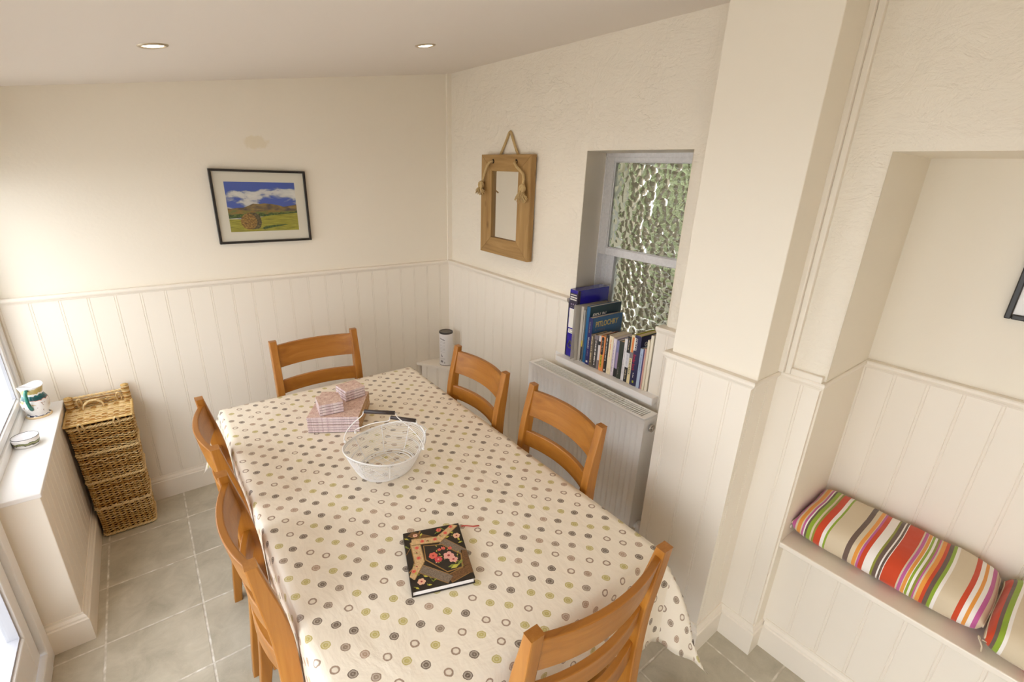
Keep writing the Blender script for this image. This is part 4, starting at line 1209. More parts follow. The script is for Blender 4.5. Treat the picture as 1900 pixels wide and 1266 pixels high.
mb = MB(); mb.lathe([(0.0005, 0.0), (0.036, 0.0), (0.040, 0.004), (0.0395, 0.010), (0.0405, 0.014), (0.0425, 0.026), (0.0430, 0.036), (0.0425, 0.040)], DC, 40, 0); mb.lathe([(0.0425, 0.040), (0.0405, 0.040), (0.0400, 0.030), (0.037, 0.010), (0.030, 0.006), (0.0005, 0.0055)], DC, 40, 1)
mb.build('bowl', ['painted_dish_glaze', 'white_glaze'], ds, weld=True)
mb = MB(); mb.tube([(DC[0]+.0418*cos(2*pi*k/40), DC[1]+.0418*sin(2*pi*k/40), DC[2]+.0405) for k in range(40)], 0.0011, 6, closed=True); mb.build('painted_rim', 'dark_rim', ds)

# ================================================================== STORAGE TIN
mat('tin_white', (226, 222, 220), 0.35, 0.5); mat('tin_lid', (52, 46, 42), 0.35, 0.5); mat('tin_lid_top', (98, 90, 80), 0.4, 0.5); mat('grey_print', (112, 106, 104), 0.6)
TC = (1.640, 2.850, 0.4835)
tn = empty('storage_tin', TC)
tag(tn, 'tall white cylindrical tin with dark lid on the low corner cupboard', 'tin')
mb = MB(); mb.lathe([(0.0005, 0), (0.048, 0), (0.049, 0.003), (0.049, 0.246), (0.048, 0.250)], TC, 40); mb.build('body', 'tin_white', tn)
mb = MB(); mb.lathe([(0.0492, 0.244), (0.0505, 0.246), (0.0505, 0.254), (0.049, 0.2565), (0.038, 0.2565), (0.0365, 0.2535)], TC, 40); mb.lathe([(0.0365, 0.2535), (0.0005, 0.2535)], TC, 40, 1)
mb.build('lid', ['tin_lid', 'tin_lid_top'], tn)
mb = MB(); mb.lathe([(0.0492, 0.001), (0.0494, 0.0005), (0.0494, 0.004), (0.0492, 0.004)], TC, 40); mb.build('base_seam', 'tin_lid', tn)
def onc(a, z, r=0.0493): return (TC[0]+r*cos(a), TC[1]+r*sin(a), TC[2]+z)
def patch(mb, a0, a1, z0, z1):
    n = 6
    for k in range(n):
        b0 = a0+(a1-a0)*k/n; b1 = a0+(a1-a0)*(k+1)/n; mb.quad(onc(b0, z0), onc(b1, z0), onc(b1, z1), onc(b0, z1))
a0 = math.atan2(-2.85, -1.64)      # towards the camera
mb = MB()
for k in range(9): patch(mb, a0-1.05+.10*k, a0-1.05+.10*k+.07, 0.205-.0012*k, 0.213-.0012*k + (.003 if k % 3 == 0 else 0))
patch(mb, a0-0.85, a0-.70, 0.072, 0.078); patch(mb, a0-.82, a0-.74, 0.078, 0.092); patch(mb, a0-.70, a0-.58, 0.068, 0.078)
for k in range(8): patch(mb, a0-.95+.055*k, a0-.95+.055*k+.03*(1+k % 2), 0.024, 0.040)
patch(mb, a0-.28, a0-.20, 0.018, 0.030)
for z in (0.185, 0.176, 0.162, 0.154, 0.140, 0.130, 0.120, 0.108, 0.056, 0.049): patch(mb, a0-1.0, a0-.15, z, z+.0011)
mb.build('printed_label', 'grey_print', tn, weld=None)

# ================================================================== PLACEMATS AND COASTERS
def mk_mats():
    for nm, cs in (('pink_brick_print', ((166, 126, 118), (210, 176, 162), (234, 214, 202))), ('pink_print_edge', ((196, 170, 178), (222, 202, 204), (236, 224, 224)))):
        g = NT(nm, 0.45); p = g.obj()
        b = g.n('ShaderNodeTexBrick'); b.inputs['Scale'].default_value = 1.0; b.inputs['Brick Width'].default_value = 0.030; b.inputs['Row Height'].default_value = 0.012; b.inputs['Mortar Size'].default_value = 0.0015
        g.l(p, b.inputs['Vector']); b.inputs['Color1'].default_value = hexlin(cs[1]); b.inputs['Color2'].default_value = hexlin(cs[2]); b.inputs['Mortar'].default_value = hexlin(cs[0])
        n = g.noise(p, 60, 6, 0.5, 0.7)
        c = g.ramp(n, [(0.32, hexlin(cs[0])), (0.48, hexlin(cs[1])), (0.64, hexlin(cs[2]))])
        g.l(g.mix(0.35, c, b.outputs['Color']), g.b.inputs['Base Color'])
mk_mats()
mat('cork_backing', (60, 46, 56), 0.8); mat('bare_board', (188, 152, 106), 0.7, var=0.12, bscale=20)
def mat_tile(name, c, ang, sx, sy, z, th, brown_side=False):
    M = Matrix.Translation((c[0], c[1], z)) @ Matrix.Rotation(ang, 4, 'Z')
    o = empty(name, (c[0], c[1], z))
    mb = MB(); mb.box((-sx/2, -sy/2, 0.0015), (sx/2, sy/2, th-0.0002), 0, M)
    for i in range(6):
        mb.mi[i] = 1
    mb.mi[1] = 0
    if brown_side: mb.mi[3] = 2
    mb.build('printed_board', ['pink_brick_print', 'pink_print_edge', 'bare_board'], o, 0.0006)
    mb = MB(); mb.box((-sx/2+.001, -sy/2+.001, 0), (sx/2-.001, sy/2-.001, 0.0016), 0, M); mb.build('cork_backing', 'cork_backing', o)
    return o
mc = (0.574, 1.960)
ma = math.atan2(-0.112, 0.184)
posn = ['lowest', 'second from bottom', 'third from bottom', 'fourth from bottom', 'fifth from bottom', 'topmost']
for k in range(6):
    o = mat_tile('placemat', (mc[0]+.0012*sin(k*2.3), mc[1]+.0012*cos(k*1.7)), ma + .004*sin(k*3), 0.215, 0.252, TZ+.0062+k*0.0126, 0.0126, True)
    tag(o, 'pink patterned rectangular placemat, %s of the stack of six behind the wire basket' % posn[k], 'placemat', 'stack of six pink placemats')
ztop = TZ+.0062+6*0.0126
pos4 = ['lowest', 'second from bottom', 'third from bottom', 'topmost']
for k in range(4):
    o = mat_tile('coaster', (0.522+.001*sin(k*2), 1.930), -0.13+.01*sin(k*3), 0.098, 0.100, ztop+.0003+k*0.0126, 0.0126)
    tag(o, 'pink patterned square coaster, %s of the left, nearer pile on the placemats' % pos4[k], 'coaster', 'nearer pile of pink coasters')
for k in range(4):
    o = mat_tile('coaster', (0.644+.001*sin(k*2.5), 2.012), 0.17+.01*sin(k*2), 0.096, 0.092, ztop+.0003+k*0.0126, 0.0126)
    tag(o, 'pink patterned square coaster, %s of the right, farther pile on the placemats' % pos4[k], 'coaster', 'farther pile of pink coasters')

# ================================================================== WIRE BASKET
mat('white_wire', (236, 234, 232), 0.35, 0.5); mat('dark_grip', (58, 48, 46), 0.4, 0.5)
WB = Vector((0.592, 1.492, TZ+.0062))
wk = empty('wire_basket', tuple(WB)); tag(wk, 'oval white wire basket with two dark-gripped handles, standing on the tablecloth', 'basket')
ax_ = math.atan2(0.30, 1.0)
def oval(t, f, z):
    """f = 0 base .. 1 rim"""
    a_ = 0.103 + (0.158-0.103)*(f**0.8); b_ = 0.088 + (0.140-0.088)*(f**0.8)
    x, y = a_*cos(t), b_*sin(t)
    lift = 0.012*f*f*cos(2*t)
    return Vector((WB.x + x*cos(ax_) - y*sin(ax_), WB.y + x*sin(ax_) + y*cos(ax_), WB.z + z + lift))
HB = 0.108
mb = MB(); N_ = 72
mb.tube([oval(2*pi*k/N_, 1, HB) for k in range(N_)], 0.0030, 8, closed=True)
mb.tube([oval(2*pi*k/N_, 0, 0.0028) for k in range(N_)], 0.0026, 8, closed=True)
mb.tube([oval(2*pi*k/N_, 0.06, 0.010) for k in range(N_)], 0.0022, 8, closed=True)
mb.build('rim_and_base_ring', 'white_wire', wk, weld=None)
mb = MB()
for k in range(18):
    f = 0.08 + 0.88*k/17
    mb.tube([oval(2*pi*j/N_, f, HB*f) for j in range(N_)], 0.00105, 5, closed=True)
for fb in (0.10, 0.50, 0.93):
    # zig-zag crimped band
    q = [oval(2*pi*j/288, fb + (0.030 if j % 2 else -0.030), HB*(fb + (0.030 if j % 2 else -0.030))) for j in range(288)]
    mb.tube(q, 0.0010, 4, closed=True)
mb.build('woven_wire', 'white_wire', wk, weld=None)
for k in range(8):
    t = 2*pi*k/8 + 0.25
    MB().tube([oval(t, f, HB*f if f > 0 else 0.003) for f in (0, .25, .5, .75, 1)], 0.0019, 6).build('upright_wire', 'white_wire', wk, weld=None)
mb = MB()
def chord(u, horizontal):
    if horizontal: # along the long axis
        t = math.asin(u); p, q = oval(t, 0, .003), oval(pi-t, 0, .003)
    else: t = math.acos(u); p, q = oval(t, 0, .0042), oval(-t, 0, .0042)
    mb.tube([p, q], 0.0013, 5)
for u in (-.75, -.5, -.25, 0, .25, .5, .75): chord(u, False)
for u in (-.66, -.33, 0, .33, .66): chord(u, True)
mb.build('floor_grid', 'white_wire', wk, weld=None)
def handle(pa, pb, ga, gb):
    pa, pb, ga, gb = Vector(pa), Vector(pb), Vector(ga), Vector(gb)
    g = (gb-ga).normalized(); mid = (ga+gb)/2
    o_ = (ga - pa); 
    def side(p, gq, s):
        e = gq - s*g*0.004
        drop_ = Vector((0, 0, -0.016))
        return [p, p + Vector((0, 0, .010)) - s*g*0.004, p + (gq-p)*0.30 - s*g*0.020, p + (gq-p)*0.62 - s*g*0.014, e + drop_*1.1 - s*g*.004, e + drop_*.4, e]
    L1 = side(pa, ga, 1); L2 = side(pb, gb, -1)
    mb = MB()
    def smooth(pts, it=2):
        for _ in range(it):
            q = [pts[0]]
            for a, b in zip(pts, pts[1:]): q += [a*.75+b*.25, a*.25+b*.75]
            pts = q + [pts[-1]]
        return pts
    mb.tube(smooth(L1), 0.0020, 6); mb.tube(smooth(L2), 0.0020, 6)
    mb.tube([ga, gb], 0.0020, 6); mb.sphere(pa, .0058, 12); mb.sphere(pb, .0058, 12)
    h = mb.build('handle', 'white_wire', wk, weld=None)
    MB().tube([ga, gb], 0.0075, 16).build('handle_grip', 'dark_grip', h)
handle((0.462, 1.555, TZ+.130), (0.688, 1.372, TZ+.116), (0.535, 1.534, 1.000), (0.622, 1.462, 1.000))
handle((0.522, 1.612, TZ+.122), (0.742, 1.462, TZ+.124), (0.632, 1.524, 0.950), (0.698, 1.449, 0.950))

# ================================================================== FLORAL JOURNAL
mat('journal_black', (34, 26, 20), 0.4, 0.4); mat('journal_pages', (242, 238, 234), 0.7); mat('journal_cream_band', (206, 172, 124), 0.5, var=0.22, bscale=220); mat('journal_blue_band', (124, 108, 92), 0.5, var=0.45, bscale=420)
mat('journal_brown_band', (110, 74, 40), 0.5, var=0.5, bscale=380); mat('journal_gold', (150, 112, 58), 0.45); mat('petal_coral', (222, 104, 84), 0.5); mat('petal_rose', (204, 66, 72), 0.5); mat('petal_pink', (228, 164, 152), 0.5)
mat('petal_peach', (232, 182, 150), 0.5); mat('leaf_green', (128, 138, 56), 0.5); mat('leaf_yellow', (196, 186, 72), 0.5); mat('flower_heart', (150, 44, 48), 0.5); mat('red_ribbon', (196, 52, 40), 0.5)
BK = [Vector((0.403, 0.896)), Vector((0.568, 0.838)), Vector((0.652, 1.050)), Vector((0.489, 1.112))]   # near-left, near-right, far-right, far-left
bx = (BK[1]-BK[0]).normalized(); by = Vector((-bx.y, bx.x)); BW = 0.175; BL = 0.226
jo = empty('floral_journal', (0.528, 0.975, TZ+.006)); tag(jo, 'black hardback journal with a floral patterned cover and red ribbon, on the tablecloth', 'book')
JM = Matrix(((bx.x, by.x, 0, BK[0].x), (bx.y, by.y, 0, BK[0].y), (0, 0, 1, TZ+.0063), (0, 0, 0, 1)))
TH = 0.019
mb = MB(); mb.box((0, 0, 0), (BW, BL, .0022), 0, JM); mb.box((0, 0, TH-.0022), (BW, BL, TH), 0, JM); mb.box((0, 0, .0022), (.003, BL, TH-.0022), 0, JM)
cv = mb.build('cover', 'journal_black', jo, 0.0006)
mb = MB(); mb.box((.003, .0035, .0022), (BW-.0035, BL-.0035, TH-.0022), 0, JM); mb.build('pages', 'journal_pages', jo)
mats_j = ['journal_gold', 'journal_cream_band', 'journal_blue_band', 'journal_brown_band', 'petal_coral', 'petal_rose', 'petal_pink', 'petal_peach', 'leaf_green', 'leaf_yellow', 'flower_heart', 'journal_black']
mb = MB(); LV = [0]
def jp(u, v, lv): return JM @ Vector((u*BW, v*BL, TH + 0.00008*lv + .00005))
def jpoly(pts, mi, lv):
    # clip to the cover
    pts = [(min(max(u, .004), .996), min(max(v, .004), .996)) for u, v in pts]
    mb.poly([jp(u, v, lv) for u, v in pts], mi)
def band(a, b, w_, mi, lv):
    a, b = Vector((a[0], a[1]*1.29)), Vector((b[0], b[1]*1.29)); d = (b-a).normalized(); n = Vector((-d.y, d.x))*w_/2
    f = lambda p: (p.x, p.y/1.29)
    jpoly([f(a-n), f(b-n), f(b+n), f(a+n)], mi, lv)
def bandG(a, b, w_, mi, lv): band(a, b, w_+.028, 0, lv); band(a, b, w_, mi, lv+1)
# ribbons of pattern crossing the cover (read off the photograph, u across, v up)
bandG((-.02, .60), (.30, .98), .0001, 2, 1)
bandG((.12, .98), (.50, .76), .135, 3, 1); bandG((.62, .72), (1.0, .44), .150, 2, 2); bandG((1.0, .48), (.92, .10), .170, 3, 3); bandG((.98, .17), (.60, .07), .150, 3, 4); bandG((.10, .38), (.62, .06), .150, 2, 5)
bandG((-.05, .10+.2), (.22, .48), .0001, 2, 1)
bandG((.0, .20), (.20, .45), .150, 1, 7); bandG((.195, .42), (.175, .80), .150, 1, 8); bandG((.12, .80), (.60, .76), .130, 1, 9); bandG((.55, .74), (.92, .99), .130, 1, 10)
jpoly([(.30, .70), (.62, .66), (.90, .42), (.86, .20), (.60, .17), (.29, .44)], 0, 13); jpoly([(.315, .685), (.61, .645), (.875, .415), (.84, .215), (.60, .19), (.31, .45)], 11, 14)
rj = random.Random(5)
def flower(u, v, r, mi, lv, n=6, heart=10):
    for k in range(n):
        a = 2*pi*k/n + rj.uniform(-.2, .2); c = (u+cos(a)*r*.6, v+sin(a)*r*.6/1.29)
        jpoly([(c[0]+r*.48*cos(t)*(1 if 1 else 0), c[1]+r*.48*sin(t)/1.29) for t in [2*pi*j/8 for j in range(8)]], mi, lv+k*.3)
    jpoly([(u+r*.28*cos(t), v+r*.28*sin(t)/1.29) for t in [2*pi*j/8 for j in range(8)]], heart, lv+3)
def leaf(u, v, l, a, mi, lv):
    d = (cos(a)*l, sin(a)*l/1.29); n = (-sin(a)*l*.22, cos(a)*l*.22/1.29)
    jpoly([(u, v), (u+d[0]*.5+n[0], v+d[1]*.5+n[1]), (u+d[0], v+d[1]), (u+d[0]*.5-n[0], v+d[1]*.5-n[1])], mi, lv)
flower(.43, .49, .070, 4, 16); flower(.50, .41, .062, 5, 20, 7, 6); flower(.68, .44, .085, 6, 16, 5); flower(.74, .36, .070, 6, 20, 5); flower(.62, .58, .035, 4, 16, 5); flower(.73, .56, .035, 4, 16, 5); flower(.55, .57, .03, 4, 16, 5)
for k in range(34):
    u, v = rj.uniform(.35, .86), rj.uniform(.24, .66)
    if (u-.31)*.25 + .44 < 0: continue
    if v > .66-(u-.6)*.8 or v < .44-(u-.31)*.9: continue
    leaf(u, v, rj.uniform(.03, .06), rj.uniform(0, 6.3), rj.choice((8, 8, 9, 9, 7)), 15)
leaf(.62, .25, .16, .15, 8, 16); leaf(.66, .22, .17, .35, 9, 17); leaf(.78, .26, .14, .6, 8, 16)
for (u, v, r, m_) in ((.17, .12, .062, 7), (.90, .76, .062, 7), (.20, .91, .04, 7), (.62, .93, .045, 4)): flower(u, v, r, m_, 16)
for (u, v) in ((.33, .10), (.38, .13), (.10, .24), (.28, .17), (.80, .86), (.78, .78), (.97, .64), (.93, .66), (.08, .86), (.28, .88), (.55, .90), (.70, .92), (.04, .7), (.06, .06), (.24, .05)):
    leaf(u, v, .085, rj.uniform(0, 6.3), rj.choice((8, 9)), 16); leaf(u+.02, v-.01, .05, rj.uniform(0, 6.3), 8, 17)
for (u, v) in ((.19, .50), (.19, .68), (.30, .78), (.52, .77), (.72, .85), (.84, .95), (.08, .30)): flower(u, v, .034, 4, 18, 6)
for (u, v) in ((.19, .58), (.41, .78), (.62, .80), (.12, .38)): leaf(u, v, .05, rj.uniform(0, 6), 8, 18); leaf(u, v, .05, rj.uniform(0, 6), 10, 18)
mb.build('cover_pattern', mats_j, cv, weld=None)
mb = MB(); r0 = JM @ Vector((BW*.60, BL-.002, TH*.5)); 
pts = [(0.650, 1.046, TZ+.012), (0.666, 1.040, TZ+.010), (0.684, 1.026, TZ+.0085), (0.702, 1.018, TZ+.008)]
pts = [Vector(p) for p in pts]
mb.grid([[p + Vector((.0, .0022, .0008)), p - Vector((.0, .0022, -.0002))] for p in pts]); rb = mb.build('ribbon', 'red_ribbon', jo)
s_ = rb.modifiers.new('thickness', 'SOLIDIFY'); s_.thickness = 0.0006

# ================================================================== CUSHIONS
PK_, BE, OR, WH, BR, GR, RE, OL, YE = (188, 92, 150), (212, 196, 168), (226, 150, 60), (238, 232, 226), (104, 84, 74), (140, 166, 44), (200, 66, 24), (140, 140, 50), (232, 200, 90)
seq = [(85, PK_), (120, BE), (133, OR), (152, BE), (158, PK_), (170, WH), (178, BR), (190, GR), (210, BE), (222, OL), (232, RE), (272, WH), (292, GR), (305, BE), (415, BR), (445, BE), (470, OR), (490, BE), (497, PK_), (510, RE), (533, WH), (585, OL), (600, BR), (622, WH), (632, BR), (645, WH), (652, RE), (742, BE), (752, PK_), (770, BE), (778, OR), (797, WH), (803, GR), (820, WH), (835, OL), (850, PK_), (862, BE), (872, OR), (895, RE), (920, BR), (940, GR), (965, WH), (985, BE), (1100, RE), (1135, WH), (1165, OR), (1190, WH), (1215, PK_), (1245, BE)]
yy = [0.478, 0.457, 0.449, 0.438, 0.434, 0.427, 0.423, 0.416, 0.404, 0.397, 0.391, 0.369, 0.359, 0.352, 0.293, 0.278, 0.265, 0.256, 0.252, 0.246, 0.234, 0.21, 0.204, 0.194, 0.189, 0.183, 0.18, 0.139, 0.135, 0.127, 0.124, 0.116, 0.114, 0.107, 0.101, 0.094, 0.09, 0.085, 0.076, 0.066, 0.057, 0.048, 0.04, -0.005, -0.018, -0.029, -0.038, -0.047, -0.058]
Y0c, Y1c = 0.470, -0.072
stripes_mat('striped_cushion_cotton', [(max(0, (Y0c-y)/(Y0c-Y1c)), hexlin(c)) for (q, c), y in zip(seq, yy)], 0, 1)
seq2 = [(0.0, RE), (0.026, BR), (0.042, GR), (0.066, WH), (0.080, BE), (0.185, PK_), (0.188, RE), (0.222, YE), (0.226, WH), (0.272, OR), (0.295, WH), (0.315, PK_), (0.345, WH), (0.36, GR), (0.39, BR), (0.42, BE), (0.60, RE), (0.68, OR), (0.74, PK_), (0.8, BE)]
stripes_mat('striped_cushion_cotton_second', [(p, hexlin(c)) for p, c in seq2], 0, 1)
mat('cream_zip', (214, 200, 176), 0.6)
def cushion(label, mname, ya, yb, xa, xb, h, z0, tilt=0.0, yaw=0.0, seed=1):
    """a flat filled cushion: ya..yb along the seat, xa..xb front to back"""
    from mathutils import noise as N
    o = empty('striped_cushion', ((xa+xb)/2, (ya+yb)/2, z0)); tag(o, label, 'cushion', 'striped cushions on the built-in bench')
    nu, nv = 56, 40; P = []; uv = []
    cx, cy = (xa+xb)/2, (ya+yb)/2; a = abs(ya-yb)/2; b = (xb-xa)/2
    for i in range(nu+1):
        s = -1 + 2*i/nu                      # along the seat
        e = (1-abs(s)**7)**(1/2.6)
        row = []
        for j in range(nv):
            t = 2*pi*j/nv; c, sn = cos(t), sin(t)
            sg = lambda v, p: math.copysign(abs(v)**p, v)
            px_ = sg(c, 0.55)*b*(0.955+0.045*e); pz = sg(sn, 0.62)*h/2*(0.16+0.84*e)*(1-0.14*abs(px_/b)**3)
            wn_ = 0.006*N.noise(Vector((px_*9, s*4, seed))) + 0.003*N.noise(Vector((px_*22, s*11, seed+3)))
            # small puckers towards the ends
            wn_ += 0.004*abs(s)**6*sin(px_*70)
            zz = h/2 + pz*(1) + (wn_ if sn > 0 else 0)
            yl = s*a*(1-0.035*(px_/b)**2*0) + 0.004*sin(px_*14+seed)
            x = cx + px_; y = cy - yl; z = z0 + max(0, zz) + tilt*(px_+b)
            dx, dy = x-cx, y-cy
            x, y = cx+dx*cos(yaw)-dy*sin(yaw), cy+dx*sin(yaw)+dy*cos(yaw)
            row.append((x, y, z)); uv.append((i/nu, j/nv))
        P.append(row)
    mb = MB(); mb.grid(P, closev=True, flip=True); mb.poly(P[0]); mb.poly(P[-1][::-1])
    uv += [(0.0, 0)]*nv + [(0.999, 0)]*nv
    mb.uv = uv
    mb.build('cover', mname, o)
    # stitched seam round each end
    for k in (0, -1):
        r_ = P[k]; q = [Vector(p) for p in r_]
        m2 = MB(); m2.tube(q, 0.0022, 5, closed=True); m2.build('seam', 'cream_zip', o, weld=None)
    return o, P
c1, P1 = cushion('long striped cushion filling the far end of the bench, orange block in its middle', 'striped_cushion_cotton', 0.470, -0.072, 1.772, 2.088, 0.135, 0.5605, 0.0, 0.0, 2)
c2, P2 = cushion('striped cushion at the near end of the bench with a zip pull at its corner', 'striped_cushion_cotton_second', -0.081, -0.565, 1.730, 2.085, 0.138, 0.5605, 0.0, 0.02, 6)
mb = MB(); mb.tube([(1.736, -0.075, 0.612), (1.728, -0.085, 0.600), (1.724, -0.088, 0.585)], 0.0022, 6); mb.tube([(1.736+.006*cos(t), -0.074+.004*sin(t), 0.616+.006*sin(t)) for t in [2*pi*k/12 for k in range(12)]], .0016, 5, closed=True)
mb.build('zip_pull', 'cream_zip', c2, weld=None)
mb = MB(); mb.tube([(1.7325, -0.080-0.011*k*0-.45*k/20, 0.618) for k in range(21)], 0.0018, 6); mb.build('zip', 'cream_zip', c2, weld=None)
mat('button', (232, 226, 214), 0.3)
mb = MB(); mb.tube([(1.790, 0.4695, 0.605), (1.790, 0.4735, 0.605)], 0.008, 14); mb.build('button', 'button', c1, 0.001)

# ================================================================== DARK OBJECT OF UNKNOWN KIND ON THE FLOOR (only its tip is in the picture)
mat('black_fabric', (38, 34, 32), 0.9, 0.2, bump=0.6, bscale=300)
mb = MB(); mb.sphere((1.275, 0.500, 0.022), 0.10, 20, 0, (0.42, 1.0, 0.22)); o = mb.build('dark_object', 'black_fabric')
tag(o, 'dark object on the floor tiles at the bottom edge, beside the hanging cloth corner', 'shoe')

# ================================================================== BOOKS ON THE SILL
SZ = 0.9085
mat('page_block', (222, 200, 166), 0.8, var=0.08, bscale=200); mat('page_white', (226, 216, 200), 0.8, var=0.06, bscale=200)
mat('print_white', (238, 234, 226), 0.5); mat('print_black', (40, 36, 36), 0.5); mat('print_red', (196, 44, 66), 0.5); mat('print_cream', (222, 204, 164), 0.5); mat('print_orange', (226, 130, 66), 0.5)
BOOKS = [
 # name-label, y_left, y_right, height, depth, spine x, cover colour, cover2 (board), pages, lean
 ('fish', 1.596, 1.574, 0.308, 0.245, 1.750, (22, 92, 140), 'page_white'),
 ('pit', 1.572, 1.545, 0.257, 0.235, 1.744, (38, 38, 98), 'page_white'),
 ('b5', 1.543, 1.519, 0.174, 0.120, 1.742, (98, 88, 76), 'page_block'),
 ('b6', 1.517, 1.493, 0.179, 0.122, 1.743, (74, 70, 72), 'page_block'),
 ('b7', 1.4915, 1.4765, 0.182, 0.122, 1.744, (214, 206, 204), 'page_block'),
 ('b8', 1.475, 1.4455, 0.187, 0.125, 1.742, (230, 146, 84), 'page_block'),
 ('b9', 1.444, 1.4255, 0.201, 0.128, 1.743, (44, 40, 40), 'page_white'),
 ('b10', 1.4235, 1.398, 0.202, 0.135, 1.743, (232, 218, 186), 'page_white'),
 ('b11', 1.3965, 1.3785, 0.196, 0.135, 1.744, (222, 210, 216), 'page_white'),
 ('b12', 1.3770, 1.3595, 0.192, 0.135, 1.746, (130, 128, 168), 'page_white'),
 ('b13', 1.3580, 1.3315, 0.193, 0.125, 1.743, (52, 58, 50), 'page_block'),
 ('b14', 1.3300, 1.3115, 0.214, 0.135, 1.744, (226, 222, 222), 'page_white'),
 ('b15', 1.3100, 1.2920, 0.232, 0.150, 1.743, (218, 216, 220), 'page_white'),
 ('b16', 1.2905, 1.2715, 0.245, 0.155, 1.742, (232, 216, 168), 'page_white'),
 ('b17', 1.2700, 1.2330, 0.252, 0.215, 1.738, (42, 42, 78), 'page_block'),
 ('b18', 1.2300, 1.2090, 0.198, 0.060, 1.736, (168, 184, 208), 'page_white'),
 ('b19', 1.2075, 1.1985, 0.204, 0.130, 1.737, (206, 160, 146), 'page_white'),
 ('b20', 1.1970, 1.1850, 0.248, 0.200, 1.737, (226, 214, 190), 'page_white'),
 ('b21', 1.1835, 1.1700, 0.274, 0.200, 1.739, (230, 220, 200), 'page_white'),
]
LAB = {
 'fish': 'tall teal angling guide titled FISH IN SCOTLAND, standing behind the PITLOCHRY book on the sill',
 'pit': 'navy history book with blue PITLOCHRY cover standing on the window sill',
 'b5': 'brownish grey paperback on the sill, directly beside the navy PITLOCHRY book',
 'b6': 'dark grey paperback with white spine writing, between the brownish one and the thin white one',
 'b7': 'thin white paperback with a black block on its spine, left of the orange paperback',
 'b8': 'orange paperback with a black oval panel on its spine, on the window sill',
 'b9': 'slim black paperback with white spine lettering, immediately right of the orange one',
 'b10': 'cream paperback with faint orange spine lettering, right of the slim black one',
 'b11': 'pale pinkish paperback with grey spine print, right of the cream one',
 'b12': 'lavender blue covered paperback with a dark foot, left of the dark green paperback',
 'b13': 'dark green-black paperback, the shortest dark spine in the middle of the row',
 'b14': 'white paperback with thin handwriting on the spine, right of the dark green one',
 'b15': 'white paperback with two black blocks on its spine, head and foot',
 'b16': 'pale yellow paperback titled THE BIG FIB BOOK, left of the thick navy hardback',
 'b17': 'thick navy hardback titled GORDON with red Sunday lunch lettering and lime top edge',
 'b18': 'short pale blue booklet with handwritten spine, beside the thick navy hardback',
 'b19': 'very thin pink and purple booklet, right of the pale blue one',
 'b20': 'plain cream thin book, second from the right end of the row',
 'b21': 'white book with an orange spot on its side, at the right end of the row',
}
def make_book(key, yl, yr, h, d, xs, col, pg):
    w = yl-yr; o = empty('book', (xs+d/2, (yl+yr)/2, SZ))
    tag(o, LAB[key], 'book', 'books standing on the window sill')
    mn = 'book_cover_'+key; mat(mn, col, 0.38, 0.5)
    t = min(0.0016, w*0.12)
    mb = MB()
    # spine slightly rounded, two boards
    n = 6; prof = []
    for k in range(n+1):
        s = -1+2*k/n; prof.append((xs + 0.0022*(s*s), (yl+yr)/2 - s*w/2))
    for (xa, ya), (xb, yb) in zip(prof, prof[1:]):
        mb.quad((xa, ya, SZ), (xb, yb, SZ), (xb, yb, SZ+h), (xa, ya, SZ+h))
        mb.quad((xa+t, ya, SZ+h), (xa, ya, SZ+h), (xb, yb, SZ+h), (xb+t, yb, SZ+h)); mb.quad((xa+t, ya, SZ), (xb+t, yb, SZ), (xb, yb, SZ), (xa, ya, SZ))
        mb.quad((xa+t, ya, SZ), (xa+t, ya, SZ+h), (xb+t, yb, SZ+h), (xb+t, yb, SZ))
    mb.box((xs+.0022, yr, SZ), (xs+d, yr+t, SZ+h)); mb.box((xs+.0022, yl-t, SZ), (xs+d, yl, SZ+h))
    cv = mb.build('cover', mn, o, weld=None)
    MB().box((xs+.003, yr+t, SZ+.002), (xs+d-.003, yl-t, SZ+h-.003)).build('pages', pg, o)
    return o, cv
def spine_text(cv, s, size, mname, b, top, col=0.5, lean=0, name='spine_lettering', shear=0, sx=1.0):
    """text running down the spine; top = distance below the head"""
    key, yl, yr, h, d, xs = b[:6]; w = yl-yr
    return text(s, size, mname, (xs-0.0008, yl - w*col - size*0.36 + 0*w + size*0.0, SZ+h-top), (0, 0, -1), (0, -1, 0), cv, name, sx=sx, shear=shear) if False else text(s, size, mname, (xs-0.0006, yl - w*col + size*0.35, SZ+h-top), (0, 0, -1), (0, -1, 0), cv, name, sx=sx, shear=shear)
def spine_block(cv, b, z0, z1, mname, c0=0.0, c1=1.0, name='spine_panel'):
    key, yl, yr, h, d, xs = b[:6]; w = yl-yr
    return MB().box((xs-0.0005, yl-w*c1, SZ+z0), (xs+0.0016, yl-w*c0, SZ+z1)).build(name, mname, cv)
def squiggle(cv, b, z0, z1, mname, c=0.5, amp=0.22, wl=0.006, r=0.0004, name='spine_handwriting'):
    key, yl, yr, h, d, xs = b[:6]; w = yl-yr; pts = []; n = int((z1-z0)/0.0012)
    for k in range(n):
        z = z1-(z1-z0)*k/n; pts.append((xs-0.0006, yl-w*c - w*amp*sin(k*1.25)*(0.5+0.5*sin(k*.37)), SZ+z - .0012*cos(k*1.25)))
    MB().tube(pts, r, 4).build(name, mname, cv, weld=None)
